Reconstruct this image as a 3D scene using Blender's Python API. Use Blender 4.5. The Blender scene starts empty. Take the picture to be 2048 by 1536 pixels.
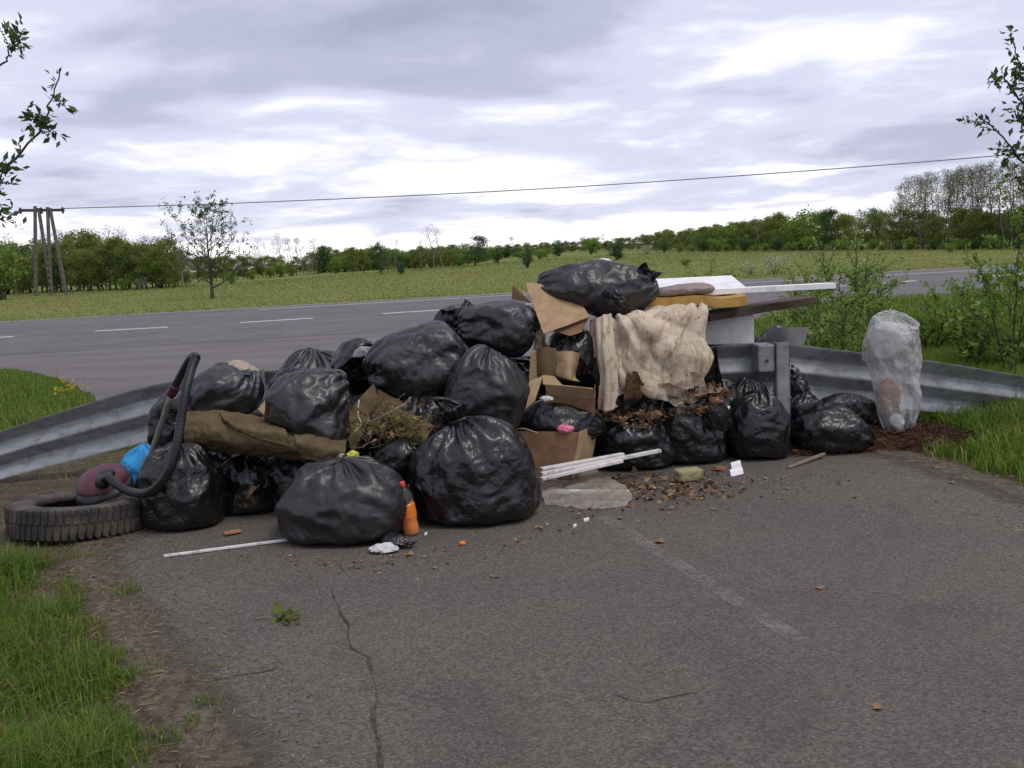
import bpy, math, random
import numpy as np
from mathutils import Vector, Matrix

# ------------------------------------------------------------------ camera
SC = bpy.context.scene
COL = SC.collection
FPX = 1950.0                       # focal length in pixels of the 2048 px wide photograph
CAMZ = 1.5
PITCH = math.atan(255.0 / FPX)
ROLL = math.radians(-2.75)
cam_d = bpy.data.cameras.new('camera')
cam_d.sensor_width = 36.0
cam_d.lens = 36.0 * FPX / 2048.0
cam_d.clip_start = 0.05
cam_d.clip_end = 6000.0
cam = bpy.data.objects.new('camera', cam_d)
COL.objects.link(cam)
CROT = Matrix.Rotation(math.pi / 2 - PITCH, 3, 'X') @ Matrix.Rotation(ROLL, 3, 'Z')
cam.matrix_world = Matrix.Translation((0, 0, CAMZ)) @ CROT.to_4x4()
SC.camera = cam

# ------------------------------------------------------------------ sky
SUN_EL, SUN_AZ = math.radians(62), math.radians(125)     # azimuth from +Y towards +X
world = bpy.data.worlds.new('World')
SC.world = world
world.use_nodes = True
wt = world.node_tree
wt.nodes.clear()


class G:
    """tiny node-graph helper"""
    def __init__(self, tree):
        self.t = tree

    def n(self, kind, **kw):
        nd = self.t.nodes.new(kind)
        for k, v in kw.items():
            setattr(nd, k, v)
        return nd

    def put(self, sock, v):
        if hasattr(v, 'is_output'):
            self.t.links.new(v, sock)
        elif v is not None:
            if isinstance(v, (tuple, list)) and len(v) == 3 and sock.type == 'RGBA':
                v = (*v, 1.0)
            sock.default_value = v

    def math(self, op, a, b=None, c=None, clamp=False):
        nd = self.n('ShaderNodeMath', operation=op, use_clamp=clamp)
        for s, v in zip(nd.inputs, (a, b, c)):
            self.put(s, v)
        return nd.outputs[0]

    def mix(self, f, a, b, mode='MIX'):
        nd = self.n('ShaderNodeMix', data_type='RGBA', blend_type=mode)
        self.put(nd.inputs[0], f)
        self.put(nd.inputs[6], a)
        self.put(nd.inputs[7], b)
        return nd.outputs[2]

    def ramp(self, f, stops, interp='LINEAR'):
        nd = self.n('ShaderNodeValToRGB')
        cr = nd.color_ramp
        cr.interpolation = interp
        while len(cr.elements) < len(stops):
            cr.elements.new(0.5)
        for e, (p, c) in zip(cr.elements, stops):
            e.position = p
            if not isinstance(c, (tuple, list)):
                c = (c, c, c)
            e.color = (*c, 1.0)
        self.put(nd.inputs[0], f)
        return nd.outputs[0]

    def noise(self, vec, scale, detail=4, rough=0.55, dist=0.0, out=0):
        nd = self.n('ShaderNodeTexNoise')
        self.put(nd.inputs['Vector'], vec)
        nd.inputs['Scale'].default_value = scale
        nd.inputs['Detail'].default_value = detail
        nd.inputs['Roughness'].default_value = rough
        nd.inputs['Distortion'].default_value = dist
        return nd.outputs[out]

    def mapping(self, vec, loc=(0, 0, 0), rot=(0, 0, 0), scale=(1, 1, 1)):
        nd = self.n('ShaderNodeMapping')
        self.put(nd.inputs[0], vec)
        nd.inputs[1].default_value = loc
        nd.inputs[2].default_value = rot
        nd.inputs[3].default_value = scale
        return nd.outputs[0]


def build_sky():
    g = G(wt)
    tc = g.n('ShaderNodeTexCoord').outputs['Generated']
    sky = g.n('ShaderNodeTexSky', sky_type='NISHITA', sun_disc=False)
    sky.sun_elevation = SUN_EL
    sky.sun_rotation = SUN_AZ
    sep = g.n('ShaderNodeSeparateXYZ')
    g.put(sep.inputs[0], tc)
    x, y, z = sep.outputs
    up = g.math('MAXIMUM', z, 0.0)
    den = g.math('ADD', up, 0.10)
    u = g.math('DIVIDE', x, den)
    v = g.math('DIVIDE', y, den)
    com = g.n('ShaderNodeCombineXYZ')
    g.put(com.inputs[0], u)
    g.put(com.inputs[1], v)
    g.put(com.inputs[2], g.math('MULTIPLY', z, 6.0))
    flat = com.outputs[0]
    big = g.noise(g.mapping(flat, (3.15, 1.3, 0.0), (0, 0, 0.12), (0.42, 0.42, 1)), 1.0, 2, 0.45, 0.6)
    mid = g.noise(g.mapping(flat, (7.7, 4.1, 2.0), (0, 0, 0.06), (1.0, 0.9, 1)), 1.0, 4, 0.5, 0.5)
    fine = g.noise(g.mapping(flat, (1.7, 9.1, 5.0), (0, 0, 0), (2.8, 2.8, 1)), 1.0, 6, 0.6, 0.3)
    f = g.math('ADD', g.math('MULTIPLY', big, 0.54), g.math('MULTIPLY', mid, 0.32))
    f = g.math('ADD', f, g.math('MULTIPLY', fine, 0.14))
    # the deck thins towards the horizon
    hz = g.math('SUBTRACT', 1.0, g.math('DIVIDE', up, 0.10), clamp=True)
    f = g.math('ADD', f, g.math('MULTIPLY', hz, 0.165))
    cloud = g.ramp(f, [(0.38, (0.33, 0.34, 0.46)), (0.468, (0.42, 0.43, 0.56)), (0.55, (0.59, 0.595, 0.74)),
                       (0.62, (0.86, 0.85, 0.94)), (0.71, (1.28, 1.24, 1.22))], 'EASE')
    blue = g.mix(1.0, sky.outputs[0], (0.10, 0.10, 0.10), 'MULTIPLY')
    colr = g.mix(0.93, blue, cloud)
    bg = g.n('ShaderNodeBackground')
    g.put(bg.inputs[0], colr)
    bg.inputs[1].default_value = 1.0
    out = g.n('ShaderNodeOutputWorld')
    wt.links.new(bg.outputs[0], out.inputs[0])


build_sky()
sun_d = bpy.data.lights.new('sun', 'SUN')
sun_d.energy = 1.2
sun_d.angle = math.radians(24)
sun_d.color = (1.0, 0.94, 0.84)
sun = bpy.data.objects.new('sun', sun_d)
COL.objects.link(sun)
sd = Vector((math.sin(SUN_AZ) * math.cos(SUN_EL), math.cos(SUN_AZ) * math.cos(SUN_EL), math.sin(SUN_EL)))
sun.rotation_euler = sd.to_track_quat('Z', 'Y').to_euler()
sun.location = sd * 50

vs = SC.view_settings
vs.view_transform = 'Standard'
vs.look = 'None'
vs.gamma = 1.0
vs.use_curve_mapping = False
vs.exposure = 0.35

# ------------------------------------------------------------------ placing: photograph pixel -> place in the world
CR = np.array(CROT)
HK = math.tan(-ROLL)


def ray(px, py):
    d = np.array([(px - 1024.0) / FPX, (768.0 - py) / FPX, -1.0])
    return CR @ d


def at(px, py, Y):
    d = ray(px, py)
    return np.array([0, 0, CAMZ]) + d * (Y / d[1])


def sstep(x, a, b):
    t = np.clip((x - a) / (b - a), 0, 1)
    return t * t * (3 - 2 * t)


def terrain(x, y):
    """height of the land: flat round the lay-by, rising gently far to the right"""
    s = 0.0155 * sstep(x + 0.25 * (y - 50), -25.0, 30.0)
    return s * np.clip(y - 50.0, 0, 220.0) * sstep(y, 48, 70)


def ground(px, py):
    d = ray(px, py)
    o = np.array([0, 0, CAMZ])
    t = np.linspace(1.0, 420.0, 8400) / d[1]
    P = o[None] + d[None] * t[:, None]
    h = P[:, 2] - terrain(P[:, 0], P[:, 1])
    k = np.argmax(h < 0)
    if h[k] >= 0:
        k = len(t) - 1
        return P[k]
    a = h[k - 1] / (h[k - 1] - h[k])
    return P[k - 1] * (1 - a) + P[k] * a


def gpy(px, Y):
    """photograph row of the flat ground at depth Y under column px"""
    lo, hi = 300.0, 3000.0
    for _ in range(50):
        m = 0.5 * (lo + hi)
        if at(px, m, Y)[2] > 0:
            lo = m
        else:
            hi = m
    return lo


def pxm(n, Y):
    """n photograph pixels at depth Y, in metres"""
    return n * Y / FPX


# ------------------------------------------------------------------ noise
_rs = np.random.RandomState(7)
_perm = _rs.permutation(256)
_perm = np.concatenate([_perm, _perm])
_grad = _rs.normal(size=(256, 3))
_grad /= np.linalg.norm(_grad, axis=1)[:, None]


def perlin(P):
    P = np.asarray(P, dtype=np.float64)
    i = np.floor(P).astype(int)
    f = P - i
    i &= 255
    w = f * f * f * (f * (f * 6 - 15) + 10)
    r = 0
    for dx in (0, 1):
        for dy in (0, 1):
            for dz in (0, 1):
                h = _perm[_perm[_perm[(i[..., 0] + dx) & 255] + ((i[..., 1] + dy) & 255)] + ((i[..., 2] + dz) & 255)]
                g = _grad[h]
                d = f - np.array([dx, dy, dz])
                wt_ = (w[..., 0] if dx else 1 - w[..., 0]) * (w[..., 1] if dy else 1 - w[..., 1]) * (w[..., 2] if dz else 1 - w[..., 2])
                r = r + wt_ * (g * d).sum(-1)
    return r * 1.5


def fbm(P, o=3):
    P = np.asarray(P, dtype=np.float64)
    r, a = 0, 1.0
    for k in range(o):
        r = r + a * perlin(P * 2 ** k + k * 17.3)
        a *= 0.5
    return r


# ------------------------------------------------------------------ objects
def tag(o, label=None, cat=None, group=None, kind=None):
    if label:
        o['label'] = label
    if cat:
        o['category'] = cat
    if group:
        o['group'] = group
    if kind:
        o['kind'] = kind
    return o


def wloc(o):
    p = Vector(o.location)
    if o.parent:
        p = p + wloc(o.parent)
    return p


def mesh_np(name, V, F, smooth=True):
    """V (n,3); F list of polygons or an (m,k) array"""
    V = np.asarray(V, dtype=np.float32)
    me = bpy.data.meshes.new(name)
    if isinstance(F, np.ndarray):
        m, k = F.shape
        me.vertices.add(len(V))
        me.vertices.foreach_set('co', V.ravel())
        me.loops.add(m * k)
        me.loops.foreach_set('vertex_index', F.astype(np.int32).ravel())
        me.polygons.add(m)
        me.polygons.foreach_set('loop_start', np.arange(0, m * k, k, dtype=np.int32))
        me.update(calc_edges=True)
    else:
        me.from_pydata(V.tolist(), [], [list(map(int, f)) for f in F])
    me.validate()
    if smooth and len(me.polygons):
        me.polygons.foreach_set('use_smooth', np.ones(len(me.polygons), dtype=bool))
    me.update()
    return me


def mk(name, V, F, mat, parent=None, smooth=True, origin=None):
    """one mesh object from world-space points; origin at its base"""
    V = np.asarray(V, dtype=np.float64)
    if origin is None:
        origin = np.array([V[:, 0].mean(), V[:, 1].mean(), V[:, 2].min()]) if parent is None else np.array(wloc(parent))
    me = mesh_np(name, V - origin, F, smooth)
    me.materials.append(mat)
    o = bpy.data.objects.new(name, me)
    COL.objects.link(o)
    if parent is not None:
        o.parent = parent
        o.location = Vector(origin) - wloc(parent)
    else:
        o.location = origin
    return o


def empty(name, loc):
    o = bpy.data.objects.new(name, None)
    o.empty_display_size = 0.1
    COL.objects.link(o)
    o.location = loc
    return o


def copy_tree(o, parent=None):
    c = o.copy()
    COL.objects.link(c)
    if parent is not None:
        c.parent = parent
    for ch in list(o.children):
        copy_tree(ch, c)
    return c


class MB:
    """collects simple solids in world space"""
    def __init__(self):
        self.V, self.F = [], []

    def add(self, V, F):
        b = sum(len(v) for v in self.V)
        self.V.append(np.asarray(V, dtype=np.float64))
        self.F += [[i + b for i in f] for f in F]

    def box(self, c, ax, ay, az):
        """centre and three half-axis vectors"""
        c, ax, ay, az = (np.asarray(q, dtype=np.float64) for q in (c, ax, ay, az))
        V = [c + sx * ax + sy * ay + sz * az for sx in (-1, 1) for sy in (-1, 1) for sz in (-1, 1)]
        F = [(0, 1, 3, 2), (4, 6, 7, 5), (0, 4, 5, 1), (2, 3, 7, 6), (0, 2, 6, 4), (1, 5, 7, 3)]
        self.add(V, F)

    def bar(self, p, q, w, h, up=(0, 0, 1)):
        p, q = np.asarray(p, float), np.asarray(q, float)
        t = q - p
        l = np.linalg.norm(t)
        t = t / l
        s = np.cross(t, up)
        s /= np.linalg.norm(s)
        n = np.cross(s, t)
        self.box((p + q) / 2, t * l / 2, s * w / 2, n * h / 2)

    def tube(self, P, R, k=6, caps=True):
        P = np.asarray(P, float)
        n = len(P)
        R = np.full(n, R) if np.isscalar(R) else np.asarray(R, float)
        T = np.gradient(P, axis=0)
        T /= np.linalg.norm(T, axis=1)[:, None] + 1e-9
        ref = np.array([0, 0, 1.0]) if abs(T[0][2]) < 0.9 else np.array([1.0, 0, 0])
        S = np.cross(T[0], ref)
        S /= np.linalg.norm(S)
        V = []
        ang = np.arange(k) * 2 * math.pi / k
        for i in range(n):
            S = S - T[i] * S.dot(T[i])
            S /= np.linalg.norm(S) + 1e-9
            B = np.cross(T[i], S)
            V.append(P[i] + R[i] * (np.cos(ang)[:, None] * S + np.sin(ang)[:, None] * B))
        V = np.concatenate(V)
        F = [(i * k + j, i * k + (j + 1) % k, (i + 1) * k + (j + 1) % k, (i + 1) * k + j) for i in range(n - 1) for j in range(k)]
        if caps:
            F.append(tuple(range(k))[::-1])
            F.append(tuple((n - 1) * k + j for j in range(k)))
        self.add(V, F)

    def build(self, name, mat, parent=None, smooth=False, origin=None):
        return mk(name, np.concatenate(self.V), self.F, mat, parent, smooth, origin)


def bevel(o, w=0.004, seg=2):
    m = o.modifiers.new('bevel', 'BEVEL')
    m.width = w
    m.segments = seg
    m.limit_method = 'ANGLE'
    return o


def solid(o, t, off=0.0):
    m = o.modifiers.new('thick', 'SOLIDIFY')
    m.thickness = t
    m.offset = off
    if t > 0.0055:
        e = o.modifiers.new('edges', 'EDGE_SPLIT')
        e.split_angle = math.radians(48)
    return o


def catmull(P, n):
    """smooth curve through the rows of P, n samples"""
    P = np.asarray(P, float)
    if len(P) == 2:
        return P[0] + (P[1] - P[0]) * np.linspace(0, 1, n)[:, None]
    Q = np.vstack([2 * P[0] - P[1], P, 2 * P[-1] - P[-2]])
    t = np.linspace(0, len(P) - 1 - 1e-9, n)
    i = t.astype(int)
    f = (t - i)[:, None]
    a, b, c, d = Q[i], Q[i + 1], Q[i + 2], Q[i + 3]
    return 0.5 * (2 * b + (c - a) * f + (2 * a - 5 * b + 4 * c - d) * f ** 2 + (3 * b - a - 3 * c + d) * f ** 3)


# ------------------------------------------------------------------ film that buckles: edges longer than the form they cover
def relax(B, eh, ev, iters, din, dout, periodic, bend=0.25, amp=0.006, freq=14.0, seed=0, pin=None, zmin=None, V=None, field=None):
    n, m = B.shape[:2]
    B = B.astype(np.float32)
    du = (np.roll(B, -1, 1) - np.roll(B, 1, 1)) if periodic else np.gradient(B, axis=1)
    dv = np.gradient(B, axis=0)
    N = np.cross(du, dv)
    N /= np.linalg.norm(N, axis=-1)[..., None] + 1e-9
    if V is None:
        fld = fbm(B * freq + seed * 3.7, 3) if field is None else field
        V = B + N * (amp * fld).astype(np.float32)[..., None]
    V = V.astype(np.float32)
    ln = lambda E: np.sqrt((E * E).sum(-1)) + 1e-7
    eh = np.broadcast_to(np.asarray(eh, np.float32), (n,))
    ev = np.broadcast_to(np.asarray(ev, np.float32), (n,))
    rh = ln(np.roll(B, -1, 1) - B) * eh[:, None]
    rv = ln(B[1:] - B[:-1]) * ((ev[1:] + ev[:-1]) / 2)[:, None]
    ed = np.sqrt((eh[1:] ** 2 + ev[1:] ** 2) / 2)[:, None]
    r1 = ln(np.roll(B, -1, 1)[1:] - B[:-1]) * ed
    r2 = ln(np.roll(B, 1, 1)[1:] - B[:-1]) * ed
    rbh = ln(np.roll(B, -2, 1) - B) * (1 + (eh[:, None] - 1) * 0.6)
    rbv = ln(B[2:] - B[:-2]) * (1 + (ev[1:-1, None] - 1) * 0.6)
    if not periodic:
        mh = np.ones((1, m), np.float32); mh[:, -1] = 0
        mh2 = np.ones((1, m), np.float32); mh2[:, -2:] = 0
        m1 = mh
        m2 = np.ones((1, m), np.float32); m2[:, 0] = 0
    else:
        mh = mh2 = m1 = m2 = np.float32(1)
    for it in range(iters):
        D = np.zeros_like(V)
        E = np.roll(V, -1, 1) - V
        l = ln(E)
        c = E * ((l - rh) / l * 0.5 * mh)[..., None]
        D += c; D -= np.roll(c, 1, 1)
        E = V[1:] - V[:-1]
        l = ln(E)
        c = E * ((l - rv) / l * 0.5)[..., None]
        D[:-1] += c; D[1:] -= c
        E = np.roll(V, -1, 1)[1:] - V[:-1]
        l = ln(E)
        c = E * ((l - r1) / l * 0.3 * m1)[..., None]
        D[:-1] += c; D[1:] -= np.roll(c, 1, 1)
        E = np.roll(V, 1, 1)[1:] - V[:-1]
        l = ln(E)
        c = E * ((l - r2) / l * 0.3 * m2)[..., None]
        D[:-1] += c; D[1:] -= np.roll(c, -1, 1)
        E = np.roll(V, -2, 1) - V
        l = ln(E)
        c = E * ((l - rbh) / l * 0.5 * bend * mh2)[..., None]
        D += c; D -= np.roll(c, 2, 1)
        E = V[2:] - V[:-2]
        l = ln(E)
        c = E * ((l - rbv) / l * 0.5 * bend)[..., None]
        D[:-2] += c; D[2:] -= c
        if pin is not None:
            D *= pin[..., None]
        V = V + D * 0.42
        off = V - B
        s = (off * N).sum(-1)
        V = V + ((np.clip(s, -din, dout) - s)[..., None]) * N - 0.02 * (off - s[..., None] * N)
        if zmin is not None:
            V[..., 2] = np.maximum(V[..., 2], zmin)
    return V


def upsample(V, n, m, periodic):
    a, b = V.shape[:2]
    r = np.linspace(0, a - 1, n)
    i = np.minimum(r.astype(int), a - 2)
    f = (r - i)[:, None, None]
    W = V[i] * (1 - f) + V[i + 1] * f
    if periodic:
        c = np.arange(m) * b / m
        j = c.astype(int)
        g = (c - j)[None, :, None]
        return W[:, j % b] * (1 - g) + W[:, (j + 1) % b] * g
    c = np.linspace(0, b - 1, m)
    j = np.minimum(c.astype(int), b - 2)
    g = (c - j)[None, :, None]
    return W[:, j] * (1 - g) + W[:, j + 1] * g


def grid_faces(n, m, periodic):
    i, j = np.meshgrid(np.arange(n - 1), np.arange(m if periodic else m - 1), indexing='ij')
    j2 = (j + 1) % m
    return np.stack([i * m + j, i * m + j2, (i + 1) * m + j2, (i + 1) * m + j], -1).reshape(-1, 4)


def sack_surface(rings, seed=0, n=64, m=112, lump=0.06, slack=1.035, pleat=1.6, deep=0.032, zmin=None, sq=2.4, bend=0.2, fine=0.007, cells=6.0, gather=0.25, facet=0.8, nfac=22):
    """rings: (x, y, z, side radius, depth radius) in metres from the bottom to the neck -> (n,m,3) crumpled film"""
    R = catmull(np.asarray(rings, float), 240)
    R[:, 3:] = np.maximum(R[:, 3:], 0.004)
    rm = (R[:, 3] + R[:, 4]) / 2
    seg = np.sqrt((np.diff(R[:, :3], axis=0) ** 2).sum(1) + np.diff(rm) ** 2)
    s = np.concatenate([[0], np.cumsum(seg)])

    def form(nn, mm):
        t = np.linspace(0, s[-1], nn)
        Q = np.stack([np.interp(t, s, R[:, k]) for k in range(5)], 1)
        C = Q[:, :3]
        # frame from the overall run of the spine, smoothed
        T = np.gradient(catmull(C[::max(1, nn // 6)], nn), axis=0)
        T /= np.linalg.norm(T, axis=1)[:, None] + 1e-9
        S = np.cross(np.array([0, 1.0, 0]), T)
        bad = np.linalg.norm(S, axis=1) < 0.2
        S[bad] = np.array([1.0, 0, 0])
        S /= np.linalg.norm(S, axis=1)[:, None]
        D = np.cross(T, S)
        a = np.arange(mm) * 2 * math.pi / mm
        ca, sa = np.cos(a), np.sin(a)
        k = (np.abs(ca) ** sq + np.abs(sa) ** sq) ** (-1.0 / sq)
        B = C[:, None] + (Q[:, 3, None] * (ca * k)[None])[..., None] * S[:, None] + (Q[:, 4, None] * (sa * k)[None])[..., None] * D[:, None]
        rr = (Q[:, 3] + Q[:, 4]) / 2
        nz = fbm(B * (0.9 / max(rr.max(), 0.05)) * 1.6 + seed * 11.1, 2)
        B = B + (B - C[:, None]) * (lump * nz)[..., None]
        if facet:
            # slack film pulled flat between the things inside: planes cutting the rounded form
            rf = np.random.RandomState(int(seed) * 13 + 5)
            c0 = (B.reshape(-1, 3).max(0) + B.reshape(-1, 3).min(0)) / 2
            ex = (B.reshape(-1, 3).max(0) - B.reshape(-1, 3).min(0)) / 2 + 1e-6
            d = (B - c0) / ex
            nk = rf.normal(size=(nfac, 3))
            nk /= np.linalg.norm(nk, axis=1)[:, None]
            hk = rf.uniform(0.76, 0.94, nfac)
            q = (d @ nk.T) / hk
            k = q.max(-1)
            sc = np.where(k > 1, 1 / np.maximum(k, 1e-6), 1.0)
            low = np.clip((d[..., 2] + 0.95) / 0.9, 0, 1) if zmin is not None else 1.0
            B = c0 + (B - c0) * ((1 + 0.05 * facet) * (1 + facet * low * (sc - 1)))[..., None]
        if zmin is not None:
            z = B[..., 2] - zmin
            B[..., 2] = zmin + np.where(z > 0.05, z, 0.05 * np.exp(np.minimum((z - 0.05) / 0.05, 0)) * 0.999)
            B[..., 2] = np.maximum(B[..., 2], zmin + 0.001)
        return B, rr
    def field(nn, mm, rr, ku, kv, off):
        """creases: along the run where the film is gathered, slanting and crosswise elsewhere"""
        t = np.linspace(0, s[-1], nn)[:, None] / max(rr.max(), 0.05)
        a = (np.arange(mm) * 2 * math.pi / mm)[None]
        o = seed * 7.3 + off
        along = perlin(np.stack([np.cos(a) * ku + 0 * t + o, np.sin(a) * ku + 0 * t, t * kv * 0.45 + 0 * a + o], -1))
        warp = 0.9 * perlin(np.stack([np.cos(a) * 1.2 + 0 * t + o, np.sin(a) * 1.2 + 0 * t, t * 1.2 + 0 * a], -1))
        cross = perlin(np.stack([np.cos(a) * ku * 0.35 + 0 * t, np.sin(a) * ku * 0.35 + 0 * t + o, (t + 0.5 * warp) * kv * 2.3 + 0 * a], -1))
        sl = a + (t + warp) * 0.9
        slant = perlin(np.stack([np.cos(sl) * ku * 0.8, np.sin(sl) * ku * 0.8, t * kv * 0.4 + 0 * a + o], -1))
        g_ = np.clip(1.0 + gather - rr[:, None] / rr.max(), 0, 1)
        w = np.clip(0.5 + 1.6 * warp, 0, 1)
        return along * (0.25 + 1.3 * g_) + (cross * w + slant * (1 - w)) * (1 - 0.8 * g_)
    B, rr = form(n // 2, m // 2)
    big = rr.max()
    eh = np.clip((0.85 * big / np.maximum(rr, 1e-3)) ** 0.75, slack, pleat)
    V = relax(B, eh, slack, 80, deep, deep * 0.8, True, bend, amp=deep * 0.9, seed=seed, zmin=zmin, field=field(n // 2, m // 2, rr, cells * 0.55, cells * 0.5, 0.0))
    V = upsample(V, n, m, True)
    for _ in range(3):
        V[1:-1] = 0.5 * V[1:-1] + 0.125 * (V[2:] + V[:-2] + np.roll(V, 1, 1)[1:-1] + np.roll(V, -1, 1)[1:-1])
    r2 = np.interp(np.linspace(0, 1, n), np.linspace(0, 1, n // 2), rr)
    V = relax(V, 1.0 + fine * 2.0, 1.0 + fine * 2.0, 24, fine, fine, True, bend * 1.2, amp=fine, seed=seed + 5, zmin=zmin, field=field(n, m, r2, cells * 1.5, cells * 1.3, 3.1))
    V[1:-1] = 0.8 * V[1:-1] + 0.05 * (V[2:] + V[:-2] + np.roll(V, 1, 1)[1:-1] + np.roll(V, -1, 1)[1:-1])
    return V


def close_ends(V, ends=(True, True)):
    n, m = V.shape[:2]
    P = V.reshape(-1, 3)
    F = grid_faces(n, m, True)
    extra, tri = [], []
    k = len(P)
    for e, row in zip(ends, (0, n - 1)):
        if e:
            extra.append(V[row].mean(0))
            for j in range(m):
                a, b = row * m + j, row * m + (j + 1) % m
                tri.append((k, b, a) if row == 0 else (k, a, b))
            k += 1
    P = np.vstack([P] + [e[None] for e in extra]) if extra else P
    return P, [tuple(f) for f in F] + tri


def sheet_surface(ctrl, n, m, seed=0, slack=1.05, dep=0.02, fine=0.006, bend=0.25, freq=8.0, pin=None, zmin=None, slack_u=None, fold=None):
    """ctrl: rows of world points (a x b x 3) -> crumpled (n,m,3) sheet"""
    C = np.asarray(ctrl, float)
    A = np.stack([catmull(C[:, j], n) for j in range(C.shape[1])], 1)
    B = np.stack([catmull(A[i], m) for i in range(n)], 0)
    cn, cm = max(n // 2, 6), max(m // 2, 6)
    Bc = upsample(B, cn, cm, False)
    fl = ff = None
    if fold:
        def crease(nn, mm, k):
            v, u = np.meshgrid(np.linspace(0, 1, nn), np.linspace(0, 1, mm), indexing='ij')
            w = perlin(np.stack([u * 2.1 + seed, v * 2.1, 0 * u + 5.5], -1))
            p = perlin(np.stack([(u + fold[2] * v + 0.10 * w) * fold[0] * k + seed, v * fold[1] * k + seed * 2.2, 0 * u], -1))
            q = perlin(np.stack([(u - 1.3 * fold[2] * v) * fold[0] * 0.5 * k, v * fold[1] * 1.6 * k + seed, 0 * u + 9.1], -1))
            return p + 0.25 * q
        fl, ff = crease(cn, cm, 1.0), crease(n, m, 2.4)
    V = relax(Bc, slack_u or slack, slack, 60, dep, dep, False, bend, amp=dep * (1.0 if fold else 0.5), freq=freq, seed=seed, zmin=zmin, field=fl)
    V = upsample(V, n, m, False)
    V[1:-1, 1:-1] = 0.5 * V[1:-1, 1:-1] + 0.125 * (V[2:, 1:-1] + V[:-2, 1:-1] + V[1:-1, 2:] + V[1:-1, :-2])
    V = relax(V, 1 + fine * 2.5, 1 + fine * 2.5, 20, fine, fine, False, bend * 1.4, amp=fine * (1.0 if fold else 0.5), freq=freq * 3, seed=seed + 3, zmin=zmin, field=ff)
    return V


def sheet(name, ctrl, mat, n=40, m=40, parent=None, thick=0.0, **kw):
    V = sheet_surface(ctrl, n, m, **kw)
    o = mk(name, V.reshape(-1, 3), grid_faces(n, m, False), mat, parent, True)
    if thick:
        solid(o, thick)
    return o


# ------------------------------------------------------------------ materials
def new_mat(name):
    m = bpy.data.materials.new(name)
    m.use_nodes = True
    m.node_tree.nodes.clear()
    return m, G(m.node_tree)


def finish(g, base, rough=0.6, bump=None, bstr=0.3, bdist=0.01, metal=0.0, spec=0.5, **kw):
    p = g.n('ShaderNodeBsdfPrincipled')
    g.put(p.inputs['Base Color'], base)
    g.put(p.inputs['Roughness'], rough)
    g.put(p.inputs['Metallic'], metal)
    g.put(p.inputs['Specular IOR Level'], spec)
    for k, v in kw.items():
        g.put(p.inputs[k.replace('_', ' ')], v)
    if bump is not None:
        b = g.n('ShaderNodeBump')
        b.inputs['Strength'].default_value = bstr
        b.inputs['Distance'].default_value = bdist
        g.put(b.inputs['Height'], bump)
        g.t.links.new(b.outputs[0], p.inputs['Normal'])
    o = g.n('ShaderNodeOutputMaterial')
    g.t.links.new(p.outputs[0], o.inputs[0])
    return p


def objco(g):
    return g.n('ShaderNodeTexCoord').outputs['Object']


def geo(g, k):
    return g.n('ShaderNodeNewGeometry').outputs[k]


def plain(name, c1, c2=None, scale=12.0, rough=0.6, bs=0.25, bd=0.004, bscale=60.0, spec=0.4, metal=0.0, dirt=None, dscale=5.0, damt=0.5, stretch=(1, 1, 1), **kw):
    m, g = new_mat(name)
    co = objco(g)
    co2 = g.mapping(co, scale=stretch)
    base = g.ramp(g.noise(co2, scale, 5, 0.6), [(0.32, c1), (0.68, c2 or c1)])
    if dirt:
        f = g.ramp(g.noise(co, dscale, 5, 0.65, 0.4), [(0.48, 0.0), (0.70, damt)])
        base = g.mix(f, base, dirt)
    h = g.noise(co2, bscale, 4, 0.6)
    finish(g, base, rough, h, bs, bd, metal, spec, **kw)
    return m


def film_mat(name, base, dust, rough, damt, crink=0.5, spec=0.5):
    """thin black polythene: sheen, crinkle, a film of dust"""
    m, g = new_mat(name)
    co = objco(g)
    big = g.noise(co, 5.0, 4, 0.6, 0.6)
    d = g.ramp(big, [(0.42, 0.0), (0.72, damt)])
    base_c = g.mix(d, base, dust)
    r = g.math('ADD', rough, g.math('MULTIPLY', g.noise(co, 9.0, 3), 0.18))
    # sharp crinkle lines of thin film
    a = g.noise(g.mapping(co, (0, 0, 0), (0.5, 0.3, 0.4), (1, 0.45, 1)), 13.0, 2, 0.5, 1.0)
    a = g.math('ABSOLUTE', g.math('SUBTRACT', a, 0.5))
    b = g.noise(g.mapping(co, (3, 1, 2), (-0.4, 0.6, 0.9), (1, 1, 0.4)), 34.0, 2, 0.5, 0.8)
    b = g.math('ABSOLUTE', g.math('SUBTRACT', b, 0.5))
    h = g.math('ADD', g.math('MULTIPLY', a, 0.8), g.math('MULTIPLY', b, 0.25))
    # flat facets meeting in sharp folds
    wob = g.n('ShaderNodeVectorMath', operation='ADD')
    g.put(wob.inputs[0], g.mapping(co, (1, 2, 3), (0.3, -0.4, 0.7), (1, 0.55, 0.8)))
    sc = g.n('ShaderNodeVectorMath', operation='SCALE')
    g.put(sc.inputs[0], g.noise(co, 6.0, 2, 0.5, 0.0, 1))
    sc.inputs['Scale'].default_value = 0.10
    g.put(wob.inputs[1], sc.outputs[0])
    vo = g.n('ShaderNodeTexVoronoi', feature='DISTANCE_TO_EDGE')
    g.put(vo.inputs['Vector'], wob.outputs[0])
    vo.inputs['Scale'].default_value = 13.0
    h = g.math('ADD', h, g.math('MULTIPLY', g.math('MINIMUM', vo.outputs['Distance'], 0.30), 0.75))
    finish(g, base_c, r, h, crink, 0.05, 0.0, spec)
    return m


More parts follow.
